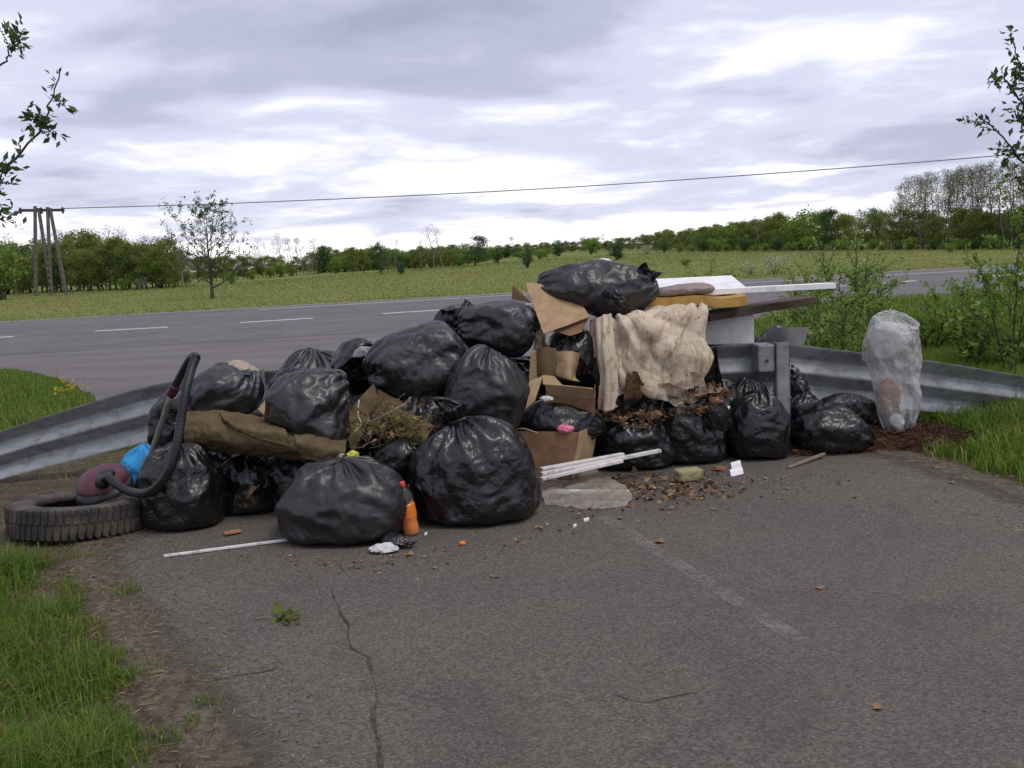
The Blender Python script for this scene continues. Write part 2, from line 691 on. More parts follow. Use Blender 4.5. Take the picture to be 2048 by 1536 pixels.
BAG = film_mat('black_film', (0.0038, 0.0038, 0.0045), (0.013, 0.0125, 0.0125), 0.24, 0.6, 0.28, 0.6)
BAG2 = film_mat('black_film_matt', (0.0065, 0.0065, 0.0075), (0.022, 0.021, 0.021), 0.36, 0.8, 0.13, 0.65)
BAG3 = film_mat('black_film_dusty', (0.0060, 0.0060, 0.0072), (0.034, 0.033, 0.033), 0.32, 0.9, 0.2, 0.7)


def leaf_mat(name, cols, rough=0.5, trans=0.35, patch=None):
    """cols: colour stops from the darkest to the palest leaf, one value per leaf"""
    m, g = new_mat(name)
    r = geo(g, 'Random Per Island')
    n = len(cols)
    c = g.ramp(r, [(i / max(n - 1, 1), k) for i, k in enumerate(cols)])
    oi = g.n('ShaderNodeObjectInfo').outputs['Random']
    c = g.mix(g.math('MULTIPLY', oi, 0.35), c, cols[0])
    if patch:
        f = g.ramp(g.noise(geo(g, 'Position'), patch[1], 3), [(0.45, 0.0), (0.65, patch[2])])
        c = g.mix(f, c, patch[0])
    p = g.n('ShaderNodeBsdfPrincipled')
    g.put(p.inputs['Base Color'], c)
    p.inputs['Roughness'].default_value = rough
    p.inputs['Specular IOR Level'].default_value = 0.3
    t = g.n('ShaderNodeBsdfTranslucent')
    g.put(t.inputs[0], c)
    mx = g.n('ShaderNodeMixShader')
    mx.inputs[0].default_value = trans
    g.t.links.new(p.outputs[0], mx.inputs[1])
    g.t.links.new(t.outputs[0], mx.inputs[2])
    o = g.n('ShaderNodeOutputMaterial')
    g.t.links.new(mx.outputs[0], o.inputs[0])
    return m


def asphalt_mat(name, lo, hi, tint, scale=85.0, bst=0.5, joins=False):
    m, g = new_mat(name)
    pos = geo(g, 'Position')
    v = g.n('ShaderNodeTexVoronoi', feature='F1')
    g.put(v.inputs['Vector'], pos)
    v.inputs['Scale'].default_value = scale
    stone = g.n('ShaderNodeSeparateColor')
    g.put(stone.inputs[0], v.outputs['Color'])
    sp = g.math('ADD', g.math('MULTIPLY', stone.outputs[0], 0.55), g.math('MULTIPLY', g.noise(pos, scale * 0.8, 4, 0.7), 0.45))
    c = g.ramp(sp, [(0.22, lo), (0.55, tuple((a + b) / 2 for a, b in zip(lo, hi))), (0.80, hi), (0.93, tuple(min(1, k * 1.7) for k in hi))])
    big = g.noise(pos, 0.55, 5, 0.6, 0.5)
    c = g.mix(g.ramp(big, [(0.35, 0.0), (0.65, 0.95)]), c, g.mix(1.0, c, tint, 'MULTIPLY'))
    med = g.noise(g.mapping(pos, (4, 9, 0)), 2.6, 5, 0.65)
    c = g.mix(g.ramp(med, [(0.50, 0.0), (0.72, 0.35)]), c, (0.088, 0.075, 0.060))
    # broad stains, worn patches, tyre wear along the road
    st = g.noise(g.mapping(pos, (11, 3, 0)), 1.1, 5, 0.6, 0.8)
    c = g.mix(g.ramp(st, [(0.54, 0.0), (0.66, 0.42)]), c, g.mix(1.0, c, (0.62, 0.62, 0.64), 'MULTIPLY'))
    if not joins:
        tw = g.noise(g.mapping(pos, (0, 0, 0), (0, 0, -0.187), (0.03, 0.75, 1)), 1.0, 4, 0.6)
        c = g.mix(g.ramp(tw, [(0.45, 0.0), (0.62, 0.55)]), c, g.mix(1.0, c, (0.70, 0.70, 0.71), 'MULTIPLY'))
    if joins:
        # the old surface gives way to the paler road surface beyond the rail
        sp3 = g.n('ShaderNodeSeparateXYZ')
        g.put(sp3.inputs[0], pos)
        yy = g.math('ADD', sp3.outputs[1], g.math('MULTIPLY', g.noise(pos, 0.5, 4), 5.0))
        far = g.math('DIVIDE', g.math('SUBTRACT', yy, 9.5), 8.0, clamp=True)
        rc = g.ramp(g.noise(g.mapping(pos, scale=(0.35, 1.3, 1)), 0.9, 5, 0.65), [(0.3, (0.098, 0.091, 0.088)), (0.7, (0.168, 0.156, 0.150))])
        c = g.mix(g.math('MULTIPLY', far, 0.92), c, rc)
    h = g.math('SUBTRACT', g.noise(pos, scale * 0.5, 4, 0.7), g.math('MULTIPLY', v.outputs['Distance'], 0.8))
    finish(g, c, 0.82, h, bst, 0.006, 0.0, 0.35)
    return m


ASPHALT = asphalt_mat('worn_asphalt', (0.052, 0.0475, 0.042), (0.130, 0.117, 0.102), (1.25, 1.20, 1.10), 120.0, 0.35, True)
ROADTOP = asphalt_mat('road_asphalt', (0.112, 0.104, 0.102), (0.180, 0.168, 0.165), (0.80, 0.80, 0.81), 30.0, 0.25)


def ground_mat():
    m, g = new_mat('earth_and_turf')
    pos = geo(g, 'Position')
    sep = g.n('ShaderNodeSeparateXYZ')
    g.put(sep.inputs[0], pos)
    soil = g.ramp(g.noise(pos, 9.0, 6, 0.7), [(0.3, (0.050, 0.038, 0.026)), (0.55, (0.098, 0.078, 0.054)), (0.8, (0.165, 0.138, 0.105))])
    turf = g.ramp(g.noise(g.mapping(pos, scale=(0.5, 1.2, 1)), 0.35, 6, 0.7),
                  [(0.30, (0.120, 0.170, 0.030)), (0.50, (0.165, 0.200, 0.045)), (0.64, (0.230, 0.205, 0.080)), (0.78, (0.29, 0.235, 0.12))])
    turf = g.mix(g.ramp(g.noise(pos, 3.0, 4, 0.7), [(0.4, 0.0), (0.7, 0.5)]), turf, (0.08, 0.095, 0.03))
    far = g.math('DIVIDE', g.math('SUBTRACT', sep.outputs[1], 25.0), 8.0, clamp=True)
    c = g.mix(far, soil, turf)
    finish(g, c, 0.95, g.noise(pos, 14.0, 6, 0.7), 0.6, 0.03, 0.0, 0.1)
    return m


GROUND = ground_mat()
GRAVEL = plain('gravel', (0.16, 0.14, 0.115), (0.33, 0.30, 0.26), 40.0, 0.95, 0.6, 0.01, 70.0, 0.2)
PAINT = plain('road_paint', (0.50, 0.49, 0.46), (0.68, 0.67, 0.64), 25.0, 0.7, 0.2, 0.002, 80.0, 0.3, dirt=(0.16, 0.15, 0.145), dscale=6.0, damt=0.7)


def worn_paint():
    m, g = new_mat('worn_paint')
    pos = geo(g, 'Position')
    f = g.ramp(g.math('ADD', g.math('MULTIPLY', g.noise(pos, 55.0, 4, 0.75), 0.6), g.math('MULTIPLY', g.noise(pos, 5.0, 4, 0.6), 0.4)), [(0.44, 0.0), (0.62, 0.75)])
    p = finish(g, (0.245, 0.228, 0.205), 0.85)
    g.put(p.inputs['Alpha'], f)
    return m


WORN = worn_paint()
CRACK = plain('crack_dirt', (0.018, 0.016, 0.013), (0.075, 0.066, 0.050), 30.0, 0.95)
GALV = plain('galvanised_steel', (0.235, 0.248, 0.255), (0.36, 0.376, 0.385), 3.0, 0.46, 0.12, 0.002, 60.0, 0.5, 0.4, dirt=(0.085, 0.058, 0.038), dscale=7.0, damt=0.6, stretch=(0.25, 1, 4))
BARK = plain('bark', (0.045, 0.036, 0.030), (0.095, 0.078, 0.066), 20.0, 0.9, 0.6, 0.02, 30.0, 0.2, stretch=(1, 1, 0.25))
BARKG = plain('pale_bark', (0.17, 0.145, 0.125), (0.29, 0.255, 0.23), 20.0, 0.9, 0.4, 0.02, 30.0, 0.2, stretch=(1, 1, 0.25))
CONC = plain('concrete', (0.095, 0.083, 0.074), (0.17, 0.152, 0.138), 5.0, 0.9, 0.3, 0.01, 30.0, 0.2)
WIRE = plain('wire_grey', (0.16, 0.155, 0.16), (0.22, 0.21, 0.22), 9.0, 0.6)
IRON = plain('dark_iron', (0.03, 0.03, 0.033), (0.05, 0.05, 0.055), 9.0, 0.6, 0.2, 0.004, 40.0, 0.4)
L_OLIVE = leaf_mat('leaf_olive', [(0.105, 0.130, 0.026), (0.175, 0.212, 0.042), (0.240, 0.280, 0.060), (0.31, 0.31, 0.095)], 0.6, 0.5)
L_DARK = leaf_mat('leaf_dark', [(0.036, 0.085, 0.024), (0.075, 0.155, 0.040), (0.120, 0.205, 0.058)], 0.5, 0.4)
L_BRIGHT = leaf_mat('leaf_bright', [(0.125, 0.220, 0.026), (0.205, 0.315, 0.045), (0.285, 0.380, 0.075)], 0.5, 0.5)
L_GREY = leaf_mat('leaf_grey', [(0.14, 0.155, 0.09), (0.23, 0.245, 0.14), (0.34, 0.34, 0.22)], 0.6, 0.5)
L_TAN = leaf_mat('leaf_bud', [(0.12, 0.095, 0.065), (0.20, 0.16, 0.11), (0.28, 0.22, 0.16)])
L_SHRUB = leaf_mat('leaf_shrub', [(0.130, 0.230, 0.032), (0.220, 0.330, 0.058), (0.300, 0.400, 0.095), (0.42, 0.48, 0.18)], 0.4, 0.5)
L_NEAR = leaf_mat('leaf_near', [(0.045, 0.070, 0.020), (0.100, 0.145, 0.042), (0.170, 0.215, 0.075)], 0.4, 0.5)
L_WHITE = leaf_mat('blossom', [(0.45, 0.45, 0.40), (0.62, 0.62, 0.56), (0.75, 0.74, 0.70)])
L_YELLOW = leaf_mat('yellow_flower', [(0.55, 0.42, 0.02), (0.70, 0.56, 0.05)])
GRASS = leaf_mat('lush_grass', [(0.048, 0.125, 0.007), (0.085, 0.200, 0.012), (0.130, 0.260, 0.022), (0.190, 0.275, 0.038), (0.32, 0.29, 0.07)], 0.5, 0.45, ((0.22, 0.215, 0.03), 1.6, 0.4))
FIELD = leaf_mat('field_grass', [(0.155, 0.215, 0.042), (0.180, 0.235, 0.050), (0.205, 0.240, 0.062), (0.25, 0.245, 0.085), (0.30, 0.26, 0.12)], 0.7, 0.5, ((0.30, 0.245, 0.12), 0.05, 0.7))
STRAW = leaf_mat('dry_blades', [(0.16, 0.11, 0.05), (0.26, 0.20, 0.10), (0.36, 0.30, 0.18)])
DRYLEAF = leaf_mat('dry_leaf', [(0.085, 0.045, 0.022), (0.17, 0.095, 0.050), (0.28, 0.18, 0.10), (0.38, 0.28, 0.19)], 0.7, 0.1)
STONE = leaf_mat('pebbles', [(0.05, 0.045, 0.04), (0.10, 0.09, 0.075), (0.16, 0.14, 0.115), (0.30, 0.275, 0.24)], 0.9, 0.0)
CARPET = plain('khaki_carpet', (0.085, 0.064, 0.034), (0.150, 0.115, 0.062), 14.0, 0.95, 0.7, 0.006, 160.0, 0.1, dirt=(0.075, 0.045, 0.025), dscale=5.0, damt=0.6)
CARTON = plain('cardboard', (0.30, 0.205, 0.115), (0.42, 0.30, 0.175), 7.0, 0.85, 0.25, 0.003, 60.0, 0.2, dirt=(0.16, 0.10, 0.055), dscale=6.0, damt=0.55)
CARTON2 = plain('wet_cardboard', (0.155, 0.088, 0.045), (0.235, 0.140, 0.078), 8.0, 0.85, 0.25, 0.003, 60.0, 0.2, dirt=(0.10, 0.06, 0.035), dscale=7.0, damt=0.55)
def cloth_mat():
    m, g = new_mat('stained_cloth')
    co = objco(g)
    c = g.ramp(g.noise(co, 5.0, 5, 0.6), [(0.3, (0.46, 0.375, 0.27)), (0.7, (0.64, 0.555, 0.43))])
    f = g.ramp(g.noise(g.mapping(co, (2, 1, 0), (0, 0.25, 0), (1.6, 1, 0.45)), 9.0, 6, 0.7, 0.8), [(0.52, 0.0), (0.66, 0.8)])
    c = g.mix(f, c, (0.235, 0.150, 0.080))
    f2 = g.ramp(g.noise(g.mapping(co, (7, 3, 1)), 26.0, 5, 0.7, 0.6), [(0.60, 0.0), (0.68, 0.85)])
    c = g.mix(f2, c, (0.115, 0.060, 0.030))
    h = g.math('ADD', g.noise(g.mapping(co, scale=(1, 1, 0.3)), 38.0, 4, 0.6), g.math('MULTIPLY', g.noise(co, 300.0, 2), 0.3))
    finish(g, c, 0.92, h, 0.4, 0.008, 0.0, 0.1)
    return m


FLEECE = cloth_mat()
PINKCL = plain('pink_cloth', (0.30, 0.17, 0.155), (0.40, 0.26, 0.22), 9.0, 0.9, 0.35, 0.004, 200.0, 0.1, dirt=(0.16, 0.10, 0.07), dscale=8.0, damt=0.7)
RAG = plain('beige_rag', (0.30, 0.25, 0.19), (0.42, 0.36, 0.29), 9.0, 0.95, 0.4, 0.006, 120.0, 0.1, dirt=(0.14, 0.10, 0.07), dscale=7.0, damt=0.6)
WHITE = plain('white_plastic', (0.78, 0.78, 0.79), (0.86, 0.86, 0.86), 5.0, 0.45, 0.08, 0.002, 30.0, 0.4, dirt=(0.36, 0.33, 0.30), dscale=7.0, damt=0.45)
FOAMW = plain('white_foam', (0.74, 0.73, 0.69), (0.82, 0.81, 0.78), 14.0, 0.85, 0.3, 0.003, 180.0, 0.2, dirt=(0.40, 0.37, 0.31), dscale=6.0, damt=0.45)
FOAMY = plain('yellow_foam', (0.40, 0.235, 0.060), (0.54, 0.345, 0.115), 9.0, 0.9, 0.35, 0.005, 110.0, 0.1, dirt=(0.22, 0.12, 0.04), dscale=6.0, damt=0.6)
WOOD = plain('dark_wood', (0.050, 0.036, 0.026), (0.105, 0.078, 0.058), 10.0, 0.8, 0.5, 0.006, 40.0, 0.2, stretch=(0.15, 1, 1))
WOOD2 = plain('grey_stick', (0.17, 0.125, 0.095), (0.27, 0.205, 0.165), 12.0, 0.8, 0.4, 0.004, 40.0, 0.2)
GREYB = plain('grey_board', (0.085, 0.08, 0.08), (0.125, 0.12, 0.118), 8.0, 0.6, 0.2, 0.003, 60.0, 0.3)
CUSH = plain('grey_cushion', (0.21, 0.17, 0.145), (0.31, 0.26, 0.225), 10.0, 0.95, 0.3, 0.006, 80.0, 0.1)
RUBBER = plain('old_rubber', (0.032, 0.029, 0.026), (0.062, 0.056, 0.050), 9.0, 0.72, 0.4, 0.004, 60.0, 0.3, dirt=(0.150, 0.120, 0.090), dscale=6.0, damt=0.75)
BLACKP = plain('black_plastic', (0.010, 0.010, 0.011), (0.018, 0.018, 0.018), 12.0, 0.45, 0.15, 0.002, 60.0, 0.4, dirt=(0.040, 0.035, 0.03), dscale=6.0, damt=0.5)
MAROON = plain('maroon_plastic', (0.065, 0.009, 0.018), (0.090, 0.013, 0.026), 8.0, 0.5, 0.05, 0.002, 40.0, 0.5, dirt=(0.075, 0.05, 0.045), dscale=7.0, damt=0.4)
STEEL = plain('worn_tube', (0.20, 0.18, 0.155), (0.30, 0.275, 0.24), 9.0, 0.45, 0.1, 0.002, 40.0, 0.4, 0.5)
BLUE = plain('blue_film', (0.015, 0.22, 0.50), (0.03, 0.33, 0.64), 8.0, 0.38, 0.3, 0.02, 30.0, 0.4)
PINK = plain('pink_wrapper', (0.62, 0.06, 0.17), (0.75, 0.30, 0.38), 50.0, 0.35, 0.2, 0.004, 60.0, 0.5)
YELLOW = plain('yellow_wrapper', (0.58, 0.40, 0.02), (0.72, 0.54, 0.06), 40.0, 0.4, 0.2, 0.004, 60.0, 0.5, dirt=(0.2, 0.13, 0.04), dscale=20.0, damt=0.6)
LIME = plain('lime_wrapper', (0.42, 0.48, 0.03), (0.58, 0.60, 0.08), 40.0, 0.4, 0.2, 0.004, 60.0, 0.5)
PAPER = plain('white_paper', (0.50, 0.50, 0.50), (0.64, 0.64, 0.63), 20.0, 0.8, 0.2, 0.004, 60.0, 0.2, dirt=(0.30, 0.27, 0.23), dscale=20.0, damt=0.5)
BRICK = plain('mossy_brick', (0.27, 0.24, 0.115), (0.40, 0.35, 0.20), 30.0, 0.95, 0.8, 0.008, 70.0, 0.1, dirt=(0.15, 0.17, 0.035), dscale=22.0, damt=0.85)
BRICK2 = plain('pale_brick', (0.33, 0.27, 0.175), (0.43, 0.365, 0.26), 30.0, 0.95, 0.6, 0.006, 70.0, 0.1)
TERRA = plain('terracotta', (0.27, 0.13, 0.07), (0.36, 0.20, 0.12), 30.0, 0.95, 0.4, 0.004, 70.0, 0.1)
SOIL = plain('rusty_soil', (0.035, 0.018, 0.011), (0.085, 0.040, 0.022), 16.0, 0.95, 0.9, 0.02, 50.0, 0.1)
TWIGS = leaf_mat('rusty_twigs', [(0.028, 0.013, 0.008), (0.065, 0.028, 0.014), (0.115, 0.055, 0.028), (0.20, 0.13, 0.07)], 0.8, 0.0)
REDCAP = plain('red_cap', (0.60, 0.045, 0.025), (0.66, 0.06, 0.03), 9.0, 0.35, 0.02, 0.001, 40.0, 0.5)
ORANGE = plain('orange_label', (0.72, 0.16, 0.015), (0.80, 0.22, 0.03), 30.0, 0.4, 0.02, 0.001, 40.0, 0.5)


def clear_mat(name, col, alpha, rough=0.15, dirt=None):
    m, g = new_mat(name)
    co = objco(g)
    base = col
    a = alpha
    if dirt:
        f = g.ramp(g.noise(co, 9.0, 5, 0.65, 0.5), [(0.42, 0.0), (0.68, 0.85)])
        base = g.mix(f, col, dirt)
        a = g.math('ADD', alpha, g.math('MULTIPLY', f, 0.5), clamp=True)
    h = g.noise(co, 30.0, 3, 0.5, 1.0)
    p = finish(g, base, rough, h, 0.25, 0.02, 0.0, 0.5)
    g.put(p.inputs['Alpha'], a)
    return m


def milky_mat():
    """thin milky film, denser where it is seen edge on, dirtied from inside"""
    m, g = new_mat('milky_film')
    co = objco(g)
    f = g.ramp(g.noise(co, 11.0, 5, 0.7, 0.6), [(0.45, 0.0), (0.70, 0.8)])
    c = g.mix(f, (0.60, 0.60, 0.60), (0.42, 0.37, 0.32))
    lw_ = g.n('ShaderNodeLayerWeight')
    lw_.inputs[0].default_value = 0.35
    a = g.math('ADD', 0.26, g.math('MULTIPLY', lw_.outputs['Facing'], 0.6), clamp=True)
    a = g.math('ADD', a, g.math('MULTIPLY', f, 0.2), clamp=True)
    k = g.noise(g.mapping(co, (0, 0, 0), (0.4, 0.3, 0.4), (1, 1, 0.35)), 17.0, 2, 0.5, 1.0)
    k = g.math('ABSOLUTE', g.math('SUBTRACT', k, 0.5))
    k2 = g.math('ABSOLUTE', g.math('SUBTRACT', g.noise(g.mapping(co, (3, 1, 2), (-0.5, 0.7, 0.9), (1, 1, 0.5)), 34.0, 2, 0.5, 0.8), 0.5))
    p = finish(g, c, 0.16, g.math('ADD', k, g.math('MULTIPLY', k2, 0.35)), 0.55, 0.06, 0.0, 0.6)
    g.put(p.inputs['Alpha'], a)
    return m


MILKY = milky_mat()
DIRTYPE = clear_mat('dirty_clear_film', (0.50, 0.46, 0.40), 0.34, 0.16, (0.30, 0.225, 0.15))
PET = clear_mat('clear_bottle', (0.35, 0.30, 0.28), 0.16, 0.06)
SODA = plain('orange_soda', (0.78, 0.20, 0.012), (0.85, 0.26, 0.02), 9.0, 0.15, 0.0, 0.001, 40.0, 0.5)


def edge_dirt_mat():
    m, g = new_mat('washed_in_dirt')
    pos = geo(g, 'Position')
    at_ = g.n('ShaderNodeAttribute', attribute_name='cover')
    nz = g.math('ADD', g.math('MULTIPLY', g.noise(pos, 7.0, 6, 0.7), 0.7), g.math('MULTIPLY', g.noise(pos, 45.0, 4, 0.7), 0.3))
    f = g.ramp(g.math('ADD', g.math('MULTIPLY', at_.outputs['Fac'], 0.62), g.math('MULTIPLY', nz, 0.62)), [(0.52, 0.0), (0.78, 0.9)])
    c = g.ramp(g.noise(pos, 26.0, 6, 0.75), [(0.30, (0.052, 0.044, 0.034)), (0.52, (0.118, 0.100, 0.078)), (0.74, (0.23, 0.20, 0.16))])
    p = finish(g, c, 0.95, g.noise(pos, 60.0, 5, 0.7), 0.7, 0.01, 0.0, 0.1)
    g.put(p.inputs['Alpha'], f)
    return m


EDGEDIRT = edge_dirt_mat()

LATH = plain('dirty_white_lath', (0.60, 0.58, 0.56), (0.74, 0.73, 0.72), 8.0, 0.55, 0.1, 0.002, 40.0, 0.3, dirt=(0.22, 0.15, 0.11), dscale=12.0, damt=0.75)


# ------------------------------------------------------------------ ground, roads
def build_ground():
    xs = np.concatenate([-np.geomspace(2600, 4, 46), np.linspace(-3, 3, 5), np.geomspace(4, 2600, 46)])
    ys = np.concatenate([[-2500, -700, -200, -60, -20], np.linspace(-6, 45, 26), np.geomspace(48, 3200, 60)])
    X, Y = np.meshgrid(xs, ys)
    Z = terrain(X, Y)
    V = np.stack([X, Y, Z], -1).reshape(-1, 3)
    o = mk('ground', V, grid_faces(len(ys), len(xs), False), GROUND, origin=np.zeros(3))
    tag(o, kind='structure')
    return o


GR = build_ground()


def rough_edge(P, amp, step, seed):
    """subdivide a polyline and wander off it a little"""
    out = []
    rng = np.random.RandomState(seed)
    for a, b in zip(P[:-1], P[1:]):
        a, b = np.asarray(a, float), np.asarray(b, float)
        l = np.linalg.norm(b - a)
        k = max(1, int(l / step))
        t = (b - a) / max(l, 1e-6)
        nrm = np.array([-t[1], t[0], 0])
        for i in range(k):
            p = a + (b - a) * i / k
            out.append(p + nrm * amp * fbm(np.array([p * 2.3 + seed]), 3)[0])
    out.append(np.asarray(P[-1], float))
    return out


def flat_poly(name, pts, z, mat, parent=None):
    P = np.array([[p[0], p[1], z] for p in pts])
    o = mk(name, P, [list(range(len(P)))], mat, parent, False, origin=np.array([0, 0, 0.0]) if parent is None else None)
    if o.data.polygons[0].normal.z < 0:
        o.data.flip_normals()
    return o


far_a, far_b = ground(0, 645)[:2], ground(2048, 529)[:2]
rd = (far_b - far_a) / np.linalg.norm(far_b - far_a)
rn = np.array([-rd[1], rd[0]])
near_p = ground(1760, 600)[:2]
RW = float((far_a - near_p) @ rn)                        # road width
mid_road = (far_a + far_b) / 2


def on_road(s, t):
    """s along the road, t metres in front of its far edge"""
    return np.array([*(mid_road + rd * s - rn * t), 0.0])


road = flat_poly('main_road', [on_road(-400, 0), on_road(400, 0), on_road(400, RW), on_road(-400, RW)], 0.010, ROADTOP)
tag(road, kind='structure')
for nm, t0, t1 in (('far_shoulder', -0.9, 0.05), ('near_shoulder', RW - 0.1, RW + 0.8)):
    e = rough_edge([on_road(s, t0 if t0 < 0 else t1) for s in np.linspace(-90, 90, 60)], 0.35, 0.8, 3)
    f = [on_road(s, t1 if t0 < 0 else t0) for s in np.linspace(90, -90, 12)]
    tag(flat_poly('gravel_shoulder', e + f, 0.003, GRAVEL), kind='structure')


def road_strip(name, a, b, w, z, parent, mat):
    a, b = ground(*a)[:2], ground(*b)[:2]
    t = (b - a) / np.linalg.norm(b - a)
    n = np.array([-t[1], t[0]]) * w / 2
    return flat_poly(name, [(*(a - n), 0), (*(b - n), 0), (*(b + n), 0), (*(a + n), 0)], z, mat, parent)


for a, b in (((-110, 681), (28, 674)), ((190, 663), (336, 655)), ((480, 646), (626, 637)), ((765, 628), (893, 620)), ((1040, 610), (1165, 602)), ((1310, 594), (1440, 586)), ((1570, 578), (1690, 572)), ((1765, 567), (1832, 562)), ((1960, 554), (2120, 544))):
    road_strip('centre_dash', a, b, 0.34, 0.013, road, PAINT)
road_strip('edge_line', (515, 620), (1000, 592), 0.26, 0.013, road, PAINT)
road_strip('edge_line', (1000, 592), (1420, 570), 0.26, 0.013, road, PAINT)
road_strip('edge_line', (1420, 570), (2200, 528), 0.26, 0.013, road, PAINT)

LEFT = [(430, 1536), (360, 1440), (270, 1300), (215, 1210), (165, 1142), (190, 1060), (270, 965), (325, 905), (285, 860), (205, 806), (170, 783), (120, 758), (60, 745), (0, 738), (-220, 745)]
RIGHT = [(2048, 985), (1930, 946), (1850, 917), (1740, 893), (1640, 850), (1560, 740), (1480, 690), (1490, 655), (1560, 628), (1700, 608)]
lw = [np.array([-1.05, -8.0, 0]), np.array([-1.0, 1.2, 0])] + [ground(*p) for p in LEFT]
rw = [np.array([5.5, -8.0, 0]), np.array([4.2, 1.5, 0]), np.array([3.5, 3.5, 0])] + [ground(*p) for p in RIGHT]
left_edge = rough_edge(lw, 0.07, 0.035, 5)
right_edge = rough_edge(rw, 0.08, 0.05, 8)
mouth = [on_road((np.array(rw[-1][:2]) - mid_road) @ rd, RW - 0.8), on_road((np.array(lw[-1][:2]) - mid_road) @ rd, RW - 0.8)]
spur_pts = right_edge + mouth + left_edge[::-1]
spur = flat_poly('lay_by', spur_pts, 0.006, ASPHALT)
tag(spur, kind='structure')
SPUR2 = np.array([p[:2] for p in spur_pts])


def inside(P, poly):
    x, y = P[:, 0], P[:, 1]
    r = np.zeros(len(P), bool)
    n = len(poly)
    j = n - 1
    for i in range(n):
        xi, yi = poly[i]
        xj, yj = poly[j]
        c = ((yi > y) != (yj > y)) & (x < (xj - xi) * (y - yi) / (yj - yi + 1e-12) + xi)
        r ^= c
        j = i
    return r


def edge_dist(P, line):
    L = np.array([p[:2] for p in line])
    d = np.full(len(P), 1e9)
    for a, b in zip(L[:-1], L[1:]):
        ab = b - a
        t = np.clip(((P - a) @ ab) / (ab @ ab + 1e-9), 0, 1)
        d = np.minimum(d, np.linalg.norm(P - (a + t[:, None] * ab), axis=1))
    return d


def edge_dirt(line, w_out, w_in, side, name='washed_in_dirt'):
    """earth washed over the broken edge of the asphalt"""
    L = np.array([p[:2] for p in rough_edge(line, 0.05, 0.12, 77)])
    T = np.gradient(L, axis=0)
    for _ in range(8):
        T[1:-1] = (T[:-2] + T[1:-1] * 2 + T[2:]) / 4
    T /= np.linalg.norm(T, axis=1)[:, None] + 1e-9
    N = np.stack([T[:, 1], -T[:, 0]], 1) * side          # towards the asphalt
    ts = [-w_out, -w_out * 0.4, 0.0, w_in * 0.35, w_in * 0.7, w_in]
    cov = [0.0, 0.75, 0.9, 0.6, 0.3, 0.0]
    V = np.stack([np.column_stack([L + N * t, np.full(len(L), 0.0115)]) for t in ts], 1)
    o = mk(name, V.reshape(-1, 3), grid_faces(len(L), len(ts), False), EDGEDIRT, None, False, origin=np.zeros(3))
    at_ = o.data.attributes.new('cover', 'FLOAT', 'POINT')
    at_.data.foreach_set('value', np.tile(np.array(cov, np.float32), len(L)))
    tag(o, kind='structure')


edge_dirt(lw[:11], 0.14, 0.34, 1.0)
edge_dirt(rw[:8], 0.10, 0.45, -1.0)

# worn paint line and cracks of the old surface
road_strip('worn_line', (1205, 1035), (1600, 1285), 0.085, 0.008, spur, WORN)


def ribbon(name, path, w, seed, mat, z=0.008):
    P = [ground(*p) for p in path]
    P = np.array(rough_edge(P, 0.035, 0.03, seed))
    T = np.gradient(P[:, :2], axis=0)
    T /= np.linalg.norm(T, axis=1)[:, None] + 1e-9
    N = np.stack([-T[:, 1], T[:, 0]], 1)
    ww = np.maximum(w * (0.35 + 1.3 * fbm(P * 7 + seed, 3)), 0.0012)
    ww[0] = ww[-1] = 0.001
    A = np.column_stack([P[:, :2] - N * ww[:, None] / 2, np.full(len(P), z)])
    B = np.column_stack([P[:, :2] + N * ww[:, None] / 2, np.full(len(P), z)])
    V = np.stack([A, B], 1)
    return mk(name, V.reshape(-1, 3), grid_faces(len(P), 2, False), mat, spur, False)


ribbon('crack', [(662, 1175), (678, 1220), (700, 1255), (697, 1300), (730, 1318), (748, 1345), (752, 1370), (744, 1400), (742, 1440), (752, 1475), (768, 1520), (772, 1560)], 0.020, 2, CRACK)
ribbon('crack', [(400, 1372), (470, 1352), (560, 1338)], 0.008, 9, CRACK)
ribbon('crack', [(1220, 1392), (1290, 1408), (1420, 1390)], 0.007, 4, CRACK)


# ------------------------------------------------------------------ plants: leaf and blade makers
def leaves(P, size, rng, aspect=0.5, up=0.3, D=None):
    n = len(P)
    if D is None:
        D = rng.normal(size=(n, 3))
    D = D + 0.0
    D[:, 2] += up
    D /= np.linalg.norm(D, axis=1)[:, None] + 1e-9
    S = np.cross(D, rng.normal(size=(n, 3)))
    S /= np.linalg.norm(S, axis=1)[:, None] + 1e-9
    N = np.cross(S, D)
    sz = (size * rng.uniform(0.6, 1.3, n))[:, None]
    fold = rng.uniform(-0.12, 0.22, n)[:, None]
    V = np.stack([P, P + D * sz * 0.45 + S * sz * aspect * 0.5 + N * sz * fold, P + D * sz, P + D * sz * 0.45 - S * sz * aspect * 0.5 + N * sz * fold], 1)
    return V.reshape(-1, 3), np.arange(4 * n).reshape(n, 4)


